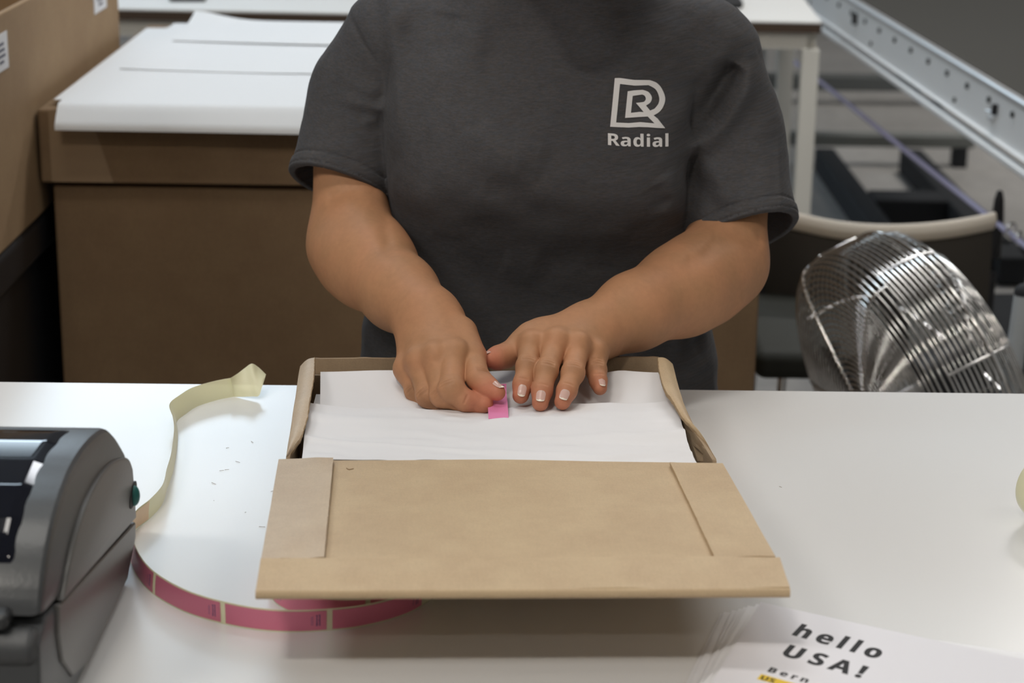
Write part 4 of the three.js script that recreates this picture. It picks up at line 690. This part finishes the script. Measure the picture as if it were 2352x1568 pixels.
// ---------- carton of paper behind the person ----------
{
  const t = thing('pallet_carton', 'large brown lidded carton behind the person carrying white paper', 'box', [-0.155, 0, -1.315]);
  const W = 1.045, D = 0.87;
  part('carton_body', metreUV(bx(W, 0.905, D, 0.0, 0.4535, 0.0, 0.004)), M.kraftDark, t);
  const lid = part('carton_lid', metreUV(bx(W + 0.028, 0.108, D + 0.028, 0, 0.966, 0, 0.004)), M.kraftDark, t, 'shallow lid with a taped corner');
  part('corner_tape', slab(4, 6, quadF(V(-0.52, 1.02, D / 2 + 0.0146), V(-0.462, 1.02, D / 2 + 0.0146), V(-0.43, 0.914, D / 2 + 0.0146), V(-0.52, 0.914, D / 2 + 0.0146)), 0.0004, V(0, 0, -1)), std([0.30, 0.21, 0.13], 0.25), lid, 'clear tape over the lid corner');
}
{ // paper sheets lying on the carton
  const P = std([0.72, 0.735, 0.75], 0.8);
  const stack = thing('paper_ream', 'thick pile of white packing paper lying on the brown carton', 'paper', [-0.2, 1.02, -1.305]);
  part('paper_block', flat(Array.from({ length: 2 }, (_, i) => bx(0.885 - 0.006 * (i % 3), 0.0035, 0.79 - 0.004 * (i % 2), 0.004 * ((i * 7) % 3 - 1), 0.0021 + i * 0.0036, 0.003 * ((i * 5) % 3 - 1), 0.0008))), P, stack);
  const x0 = -0.664, x1 = 0.24;
  const sheet = (label, f, nu = 50, nv = 40) => { const t = thing('packing_sheet', label, 'paper', [-0.2, 1.028, -1.2], 0, 'loose sheets on the paper pile'); part('sheet', slab(nu, nv, (s, v) => f(s, v).sub(t.position), 0.0007), P, t); };
  // lowest sheet hangs over the front edge of the carton
  sheet('white packing sheet hanging over the front edge of the carton', (s, v) => {
    const L = v * 0.612, flatL = 0.56; let y = 1.0312 + 0.0006 * noise3(s * 5, v * 4, 1, 91), z;
    if (L < flatL) z = -1.42 + L; else { const a = (L - flatL) / 0.052; z = -0.86 + 0.030 * Math.min(1, a * 1.2) + 0.003 * Math.sin(a * 2); y -= 0.035 * Math.max(0, a - 0.06) * (1 + 0.08 * s); }
    return V(lerp(x0 + 0.006 * v, x1, s), y, z);
  }, 50, 70);
  sheet('middle white sheet with a wavy front edge on the paper pile', (s, v) => V(lerp(x0 + 0.035, x1, s), 1.0342 - 0.0014 * smooth(v, 0.8, 1) + 0.0008 * noise3(s * 4, v * 3, 4, 92) + 0.004 * Math.exp(-((v - 0.93) ** 2) / 0.002) * smooth(s, 0.25, 0.6), lerp(-1.69, -1.17 + 0.03 * s + 0.018 * Math.sin(s * 6), v)));
  sheet('upper white sheet with a lifted back corner on the paper pile', (s, v) => V(lerp(x0 + 0.07, x1, s), 1.0375 + 0.0008 * noise3(s * 3, v * 3, 8, 93) + 0.004 * Math.exp(-((v - 0.9) ** 2) / 0.006) * smooth(s, 0.1, 0.6) - 0.0014 * smooth(v, 0.9, 1) + 0.016 * Math.exp(-((s - 0.0) ** 2) / 0.006) * (1 - v) ** 3, lerp(-1.715, -1.46 + 0.05 * s + 0.012 * Math.sin(s * 5), v)));
  sheet('narrow white sheet jutting out left beneath the others', (s, v) => V(lerp(x0 - 0.010, x0 + 0.3, s), 1.0290 + 0.0001 * noise3(s * 3, v * 3, 2, 94), lerp(-1.66, -0.90, v)), 12, 20);
  const u = thing('cardboard_sheet', 'thin grey card slipped under the paper at the carton front', 'card', [-0.42, 1.02, -0.87]);
  part('card', slab(20, 8, (s, v) => { const w = clamp(v * 2, 0, 1), d = clamp(v * 2 - 1, 0, 1); return V(lerp(-0.16, 0.105, s), 0.0022 - d * (0.006 + 0.022 * s), lerp(-0.03, 0.0195, w)); }, 0.0012, V(0, -0.7, -0.7)), std([0.3, 0.29, 0.27], 0.7), u);
}
{ // tall carton on the left with two white stickers
  const t = thing('tall_carton', 'open brown carton with white stickers resting on an added black bin at the left edge', 'box', [-1.10, 0.862, -1.0]);
  const W = 0.80, D = 1.04, H = 0.316, th = 0.008;
  for (const [w, d, x, z] of [[th, D, W / 2, 0], [th, D, -W / 2, 0], [W, th, 0, D / 2], [W, th, 0, -D / 2]]) part('wall_panel', metreUV(bx(w, H, d, x, H / 2, z, 0.003)), M.kraftBig, t);
  part('bottom_panel', metreUV(bx(W, th, D, 0, th / 2, 0)), M.kraftBig, t);
  const X = W / 2 + th / 2 + 0.0008, white = std([0.74, 0.74, 0.76], 0.6), ink = std([0.12, 0.12, 0.16], 0.6);
  for (const [z0, z1, y0, y1] of [[-0.66, -0.735, 1.102, 1.152], [-1.312, -1.412, 1.098, 1.175]]) {
    const st = part('shipping_sticker', bx(0.0012, y1 - y0, Math.abs(z1 - z0), X, (y0 + y1) / 2 - 0.862, (z0 + z1) / 2 + 1.0, 0.0005), white, t, 'white paper sticker');
    for (let i = 0; i < 4; i++) part('printed_line', bx(0.0006, 0.004, Math.abs(z1 - z0) * (0.3 + 0.08 * ((i * 3) % 4)), X + 0.0009, y0 - 0.862 + 0.012 + i * 0.008, (z0 + z1) / 2 + 1.0, 0.0002), ink, st);
  }
}
{ // added: black bin in place of deep shade, unseen carton that shades the gap
  const t = thing('added_shade_bin', 'added black bin standing in for the deep shade under the stickered carton', 'bin', [-1.10, 0, -1.0]);  // added, stands where there is only deep shade
  part('bin_wall', bx(0.78, 0.80, 1.02, 0, 0.40, 0, 0.03), M.black, t); part('bin_rim', bx(0.81, 0.06, 1.05, 0, 0.83, 0, 0.012), M.black, t);
  const u = thing('added_shade_carton', 'added unseen carton left of the packing table that shades the gap', 'box', [-1.02, 0, -0.27]);  // added out of view to keep light off the gap
  part('carton_body', metreUV(bx(0.68, 1.38, 0.36, 0, 0.69, 0, 0.004)), M.kraftBig, u); part('carton_tape', bx(0.06, 0.002, 0.362, 0, 1.3805, 0, 0.0005), M.kraftDark, u);
}
// ---------- white desk behind ----------
{
  const t = thing('back_desk', 'long white desk with a dark edge standing behind the person', 'desk', [-0.55, 0, -3.2]);
  const z0 = 0.29, xr = 1.285;                                      // front edge and right end, from the base
  const top = part('desktop', bx(2.6, 0.006, 0.70, 0, 0.897, -0.055), M.white, t);
  part('edge_band', bx(2.6, 0.022, 0.70, 0, 0.8825, -0.056, 0.001), M.brownEdge, t, 'dark brown edge');
  part('apron', bx(2.54, 0.042, 0.03, 0, 0.85, z0 - 0.03), M.metalWhite, t);
  part('side_apron', bx(0.03, 0.042, 0.6, xr - 0.006, 0.85, -0.05), M.metalWhite, t);
  for (const x of [-1.25, xr - 0.006]) for (const z of [z0 - 0.03, -0.36]) part('leg', bx(0.042, 0.83, 0.042, x, 0.415, z), M.metalWhite, t);
  part('modesty_panel', bx(0.62, 0.80, 0.016, 0.9, 0.43, -0.18), std([0.66, 0.70, 0.72], 0.4), t, 'pale blue grey panel under the desk');
  part('support_post', bx(0.02, 0.83, 0.04, 1.02, 0.415, 0.0), std([0.5, 0.55, 0.6], 0.4), t);
  t.rotation.y = -0.04;
  const c = thing('added_dark_crate', 'added dark crate keeping the space under the back desk dark', 'crate', [-1.35, 0, -3.25]);  // added to darken the space under the desk
  part('crate_shell', bx(1.7, 0.6, 0.4, 0.1, 0.3, 0, 0.02), std([0.05, 0.05, 0.045], 0.7), c);
  part('crate_rim', bx(1.72, 0.03, 0.42, 0.1, 0.6, 0, 0.01), std([0.06, 0.06, 0.055], 0.6), c);
  const k = thing('keyboard', 'flat black keyboard at the top edge on the back desk', 'keyboard', [0.49, 0.9, -3.13]);
  part('case', bx(0.16, 0.022, 0.12, 0, 0.0115, 0, 0.008), M.black, k);
  for (let i = 0; i < 4; i++) part('key_row', bx(0.145, 0.004, 0.02, 0, 0.0245, -0.045 + i * 0.026, 0.002), M.rubber, k);
  const m = thing('phone', 'dark grey flat phone at the top edge on the back desk, left', 'phone', [-0.83, 0.9, -3.09], 0.1);
  part('case', bx(0.09, 0.01, 0.06, 0, 0.0055, 0, 0.004), M.rubber, m); part('screen', bx(0.082, 0.001, 0.052, 0, 0.0108, 0, 0.0004), std([0.01, 0.01, 0.015], 0.1), m);
}
// ---------- conveyor ----------
{
  const A = V(0.8826, 0.9, -3.292), B = V(0.9582, 0.9, -1.747), dir = B.clone().sub(A).normalize(), yaw = Math.atan2(dir.x, dir.z);
  const t = thing('belt_conveyor', 'white railed belt conveyor running away on the right', 'conveyor', [B.x, 0, B.z], yaw);
  // along local z: from -4 (far) to +1.6 (near)
  const z0 = -5.8, z1 = 1.7, zl = z1 - z0, zc = (z0 + z1) / 2, web = std([0.86, 0.87, 0.87], 0.4), bolt = std([0.02, 0.024, 0.024], 0.5);
  const railAt = (x, s, name) => {
    const r = part(name, flat([bx(0.006, 0.105, zl, x, 0.845, zc), bx(0.022, 0.016, zl, x - s * 0.004, 0.776, zc, 0.006), bx(0.012, 0.004, zl, x - s * 0.006, 0.800, zc)]), web, t, 'white side rail');
    part('rail_cap', tube([V(x + s * 0.004, 0.894, z0), V(x + s * 0.004, 0.894, zc), V(x + s * 0.004, 0.894, z1)], 0.0105, 4, 16), M.alu, r, 'bright rounded top edge');
    return r;
  };
  const rail = railAt(0.0, 1, 'near_rail'); railAt(0.62, -1, 'far_rail');
  for (let i = 0; i < 34; i++) part('bolt', new THREE.CylinderGeometry(0.0062, 0.0062, 0.006, 10).rotateZ(Math.PI / 2).translate(-0.005, 0.868, z1 - 0.1 - i * 0.165), bolt, rail);
  for (let i = 0; i < 6; i++) part('flange_bolt', new THREE.CylinderGeometry(0.005, 0.005, 0.005, 10).rotateZ(Math.PI / 2).translate(-0.005, 0.823, z1 - 1.35 - i * 0.82), bolt, rail);
  part('belt', bx(0.60, 0.01, zl, 0.31, 0.886, zc), std([0.055, 0.052, 0.046], 0.9, { specularIntensity: 0.3 }), t, 'dark grey belt');
  part('under_belt', bx(0.58, 0.01, zl, 0.31, 0.79, zc), std([0.1, 0.1, 0.1], 0.6), t);
  for (const z of [-5.6, 1.45]) for (const x of [0.06, 0.56]) part('leg', bx(0.045, 0.77, 0.045, x, 0.385, z), M.metalWhite, t);
  part('latch_clip', bx(0.012, 0.022, 0.012, -0.008, 0.858, -0.16, 0.003), M.black, rail); part('latch_clip', bx(0.012, 0.03, 0.02, -0.008, 0.86, -1.48, 0.003), M.black, rail);
  part('lever_clip', flat([rod(V(-0.008, 0.852, -0.155), V(-0.016, 0.85, -0.19), 0.003), bx(0.008, 0.008, 0.02, -0.008, 0.836, -0.185)]), M.alu, rail);
  const cab = thing('cable', 'thin lilac cable stretched under the conveyor rail', 'cable', [0.8677, 0.62, -3.6294]);
  const d = V(0.1025, 0, 1.6).normalize();
  part('cable_run', tube([V(0, 0, 0).addScaledVector(d, -0.6), V(0, 0.003, 0), V(0, 0, 0).addScaledVector(d, 1.0), V(0, 0, 0).addScaledVector(d, 2.4)], 0.0065, 30, 10), std([0.46, 0.43, 0.62], 0.25), cab);
  for (const k of [-0.55, 2.3]) part('cable_bracket', bx(0.015, 0.13, 0.015, d.x * k, 0.066, d.z * k), M.alu, cab);
  const rg = thing('cable_clip', 'pair of small chrome rings hooked on the lilac cable', 'clip', [0.973, 0.62, -1.83]);
  for (const k of [0, 1]) part('ring', new THREE.TorusGeometry(0.012, 0.003, 10, 24).rotateY(0.5 + k * 0.4).translate(0.012 * k + 0.004, 0.014 - 0.012 * k, 0.02 * k), M.chrome, rg);
}
// ---------- dark frame and bars on the floor under the conveyor ----------
{
  const t = thing('floor_frame', 'low black steel frame on the floor beneath the conveyor', 'frame', [1.3, 0, -4.7]);
  const bar = (x, z, w, d, h = 0.09) => part('frame_bar', bx(w, h, d, x - 1.3, h / 2, z + 4.7, 0.01), M.rubber, t);
  bar(1.165, -4.55, 0.075, 1.75); bar(1.49, -4.6, 0.085, 1.65); bar(1.33, -4.62, 0.25, 0.16); bar(1.4, -3.95, 0.6, 0.12);
  const b = thing('cross_bar', 'grey steel bar lying across behind the floor frame', 'bar', [1.3, 0, -5.55]);
  part('bar', bx(0.9, 0.05, 0.07, 0, 0.10, 0, 0.01), std([0.2, 0.21, 0.2], 0.5), b); for (const x of [-0.4, 0.4]) part('foot', bx(0.05, 0.08, 0.07, x, 0.04, 0), M.rubber, b);
  const b2 = thing('far_bar', 'dark steel bar on the floor furthest along the conveyor', 'bar', [1.5, 0, -6.9]);
  part('bar', bx(0.9, 0.07, 0.08, 0, 0.10, 0, 0.01), std([0.12, 0.13, 0.13], 0.5), b2); for (const x of [-0.4, 0.4]) part('foot', bx(0.05, 0.07, 0.08, x, 0.035, 0), M.rubber, b2);
  const mat = thing('floor_shade_sheet', 'black sheet on the floor standing in for the shade under the conveyor', 'mat', [1.42, 0, -3.0], 0.05);  // dark sheet in place of the conveyor shadow
  part('shade_sheet', bx(0.75, 0.014, 1.3, 0, 0.0072, 0, 0.004), M.rubber, mat); part('shade_sheet_edge', bx(0.79, 0.006, 1.34, 0, 0.0034, 0, 0.002), M.black, mat);
  const h = thing('rubber_boot', 'black tapered rubber boot standing up behind the chair back', 'boot', [0.9, 0, -1.95]); { const q = V(0.9773, 0.6874, -1.95); h.position.set(q.x, q.y - 0.80, q.z); };
  part('boot', new THREE.LatheGeometry([[0.0, 0.80], [0.006, 0.797], [0.010, 0.78], [0.013, 0.74], [0.013, 0.70], [0.0135, 0.69], [0.0135, 0.66], [0, 0.66]].map(([a, b]) => new THREE.Vector2(a, b)), 20), M.black, h); part('stand', rod(V(0, 0.80 - h.position.y - 0.80, 0), V(0, 0.63, 0), 0.007), M.black, h);
  const pst = thing('grey_post', 'pale grey slanting post at the right picture edge', 'post', [0.70, 0, -0.9]);
  part('post', rod(V(0.03, 0.0, 0), V(0.066, 0.755, 0), 0.014, 20), std([0.42, 0.45, 0.47], 0.5), pst); part('post_foot', bx(0.1, 0.02, 0.1, 0.03, 0.01, 0), M.rubber, pst); part('post_cap', new THREE.SphereGeometry(0.0145, 16, 12).translate(0.066, 0.757, 0), M.rubber, pst);
}
// ---------- chair ----------
{
  const t = thing('chair', 'chair with a curved beige top rail and dark back panel behind the fan', 'chair', [0.62, 0, -1.62]);
  const cz = 0.0, top = [V(0.4551, 0.7079, -1.62), V(0.4904, 0.7025, -1.61), V(0.5256, 0.6971, -1.6), V(0.5912, 0.6889, -1.58), V(0.6616, 0.6858, -1.57), V(0.7353, 0.6852, -1.58), V(0.811, 0.6889, -1.6), V(0.8711, 0.6957, -1.62), V(0.8973, 0.6995, -1.63)].map((q) => q.sub(t.position));
  const c = new THREE.CatmullRomCurve3(top);
  part('top_rail', slab(60, 12, (s, v) => { const q = c.getPoint(s), a = v * 2 * Math.PI, e = Math.min(1, Math.min(s, 1 - s) * 40); q.y += Math.sin(a) * 0.0172 * Math.sqrt(e); q.z += Math.cos(a) * 0.011 * Math.sqrt(e); return q; }, 0.0001, V(0, 0, 0)), std([0.86, 0.80, 0.71], 0.4), t, 'beige curved top rail');
  const dark = std([0.045, 0.038, 0.03], 0.8), olive = std([0.026, 0.028, 0.023], 0.8);
  part('back_panel', slab(40, 16, (s, v) => { const q = c.getPoint(lerp(0.03, 0.965, s)); q.y -= 0.012 + v * 0.24; q.z += 0.01 * Math.sin(v * 3); return q; }, 0.012, V(0, 0, -1)), dark, t, 'dark fabric back panel');
  part('seat', bx(0.45, 0.05, 0.40, 0.015, 0.535, 0.2, 0.02), olive, t);
  part('seat_skirt', bx(0.42, 0.10, 0.02, 0.02, 0.575, 0.0, 0.008), olive, t);
  for (const s of [-1, 1]) { part('upright', rod(V(0.20 * s + 0.03, 0.69, -0.02), V(0.19 * s + 0.03, 0.52, 0.02), 0.014), M.black, t); for (const z of [0.02, 0.38]) part('leg', rod(V(0.19 * s + 0.03, 0.52, z), V(0.205 * s + 0.03, 0.0, z + (z > 0.1 ? 0.03 : -0.05)), 0.008), M.alu, t); }
}
// ---------- chrome floor fan ----------
{
  const P = V(0.595, 0.5633, -0.97), t = thing('floor_fan', 'chrome wire floor fan tilted upwards in front of the chair', 'fan', [P.x, 0, P.z]);
  const S = 1 / 1520, y0 = P.y;
  const camX = V(0.9999, 0.0134, 0.004), camY = V(-0.0134, 0.9577, -0.2873), camZ = V(-0.0078, 0.2873, 0.9578);
  const ax = V(0, 0, 0).addScaledVector(camX, 0.886).addScaledVector(camY, 0.413).addScaledVector(camZ, -0.21).normalize();
  const qn = new THREE.Quaternion().setFromUnitVectors(V(0, 1, 0), ax);
  const place = (g) => { g.applyQuaternion(qn); g.translate(0, y0, 0); return g; };
  const ring = (r, h, th) => place(new THREE.TorusGeometry(r * S, th, 6, 72).rotateX(Math.PI / 2).translate(0, h * S, 0));
  const spokeSet = (n, prof, th, off = 0) => Array.from({ length: n }, (_, i) => { const a = i / n * 2 * Math.PI + off; return place(tube(prof.map(([h, r]) => V(Math.cos(a) * r * S, h * S, Math.sin(a) * r * S)), th, 24, 6)); });
  const fp = [[-78, 45], [-72, 150], [-64, 260], [-54, 335], [-38, 368], [-4, 380]], rp = [[-4, 380], [105, 382], [150, 366], [182, 325], [202, 250], [214, 150], [218, 50]];
  const prof = (l) => { const f = poly(l.map(([h, r]) => V(h, r, 0))); return (s) => { const q = f(s); return [q.x, q.y]; }; };
  const front = part('front_guard', flat(spokeSet(6, fp, 0.0026, 0.3)), M.chrome, t, 'front wire guard'), rear = part('rear_guard', flat(spokeSet(8, rp, 0.0026, 0.15)), M.chrome, t, 'rear wire guard');
  const ff = prof(fp), rf = prof(rp);
  for (let i = 0; i < 26; i++) { const [h, r] = ff(i / 25); part('guard_ring', ring(r, h, 0.0016), M.chrome, front); }
  for (let i = 0; i < 9; i++) part('guard_ring', ring(382, 6 + i * 13, i === 8 ? 0.0034 : 0.0017), M.chrome, rear);
  for (let i = 1; i < 21; i++) { const [h, r] = rf(0.21 + i / 21 * 0.77); part('guard_ring', ring(r, h, 0.0013), M.chrome, rear); }
  part('hub_cap', place(new THREE.CylinderGeometry(46 * S, 50 * S, 10 * S, 32).translate(0, -80 * S, 0)), M.chrome, front);
  part('motor', place(new THREE.CylinderGeometry(70 * S, 62 * S, 120 * S, 32).translate(0, 140 * S, 0)), M.black, t);
  for (let i = 0; i < 3; i++) {
    const a = i * 2.094 + 0.5;
    part('blade', place(slab(10, 14, (s, v) => { const r = lerp(60, 340, v) * S, w = (s - 0.5) * (0.5 + 0.55 * Math.sin(v * 2.4)), h = (25 + (s - 0.5) * 95 * (1 - v * 0.4)) * S; return V(Math.cos(a + w) * r, h, Math.sin(a + w) * r); }, 0.0015)), std([0.015, 0.015, 0.016], 0.6), t);
  }
  part('shaft', place(new THREE.CylinderGeometry(12 * S, 12 * S, 180 * S, 16).translate(0, 10 * S, 0)), M.alu, t);
  const foot = [V(-0.2, 0.012, 0.18), V(-0.2, 0.012, -0.18), V(0.22, 0.012, -0.18), V(0.22, 0.012, 0.18)];
  part('base_tube', tube(foot, 0.011, 60, 10, true), M.black, t);
  const px = V(0, 0, 0).crossVectors(ax, V(0, 1, 0)).normalize();
  for (const s of [-1, 1]) part('yoke', tube([V(0.02, 0.012, 0.18 * s), px.clone().multiplyScalar(-0.2 * s).add(V(0.05, 0.2, 0)), px.clone().multiplyScalar(-0.262 * s).add(V(ax.x * 0.04, y0 + ax.y * 0.04, ax.z * 0.04))], 0.009, 24, 10), M.black, t);
}
shadow(scene);
renderer.render(scene, camera);
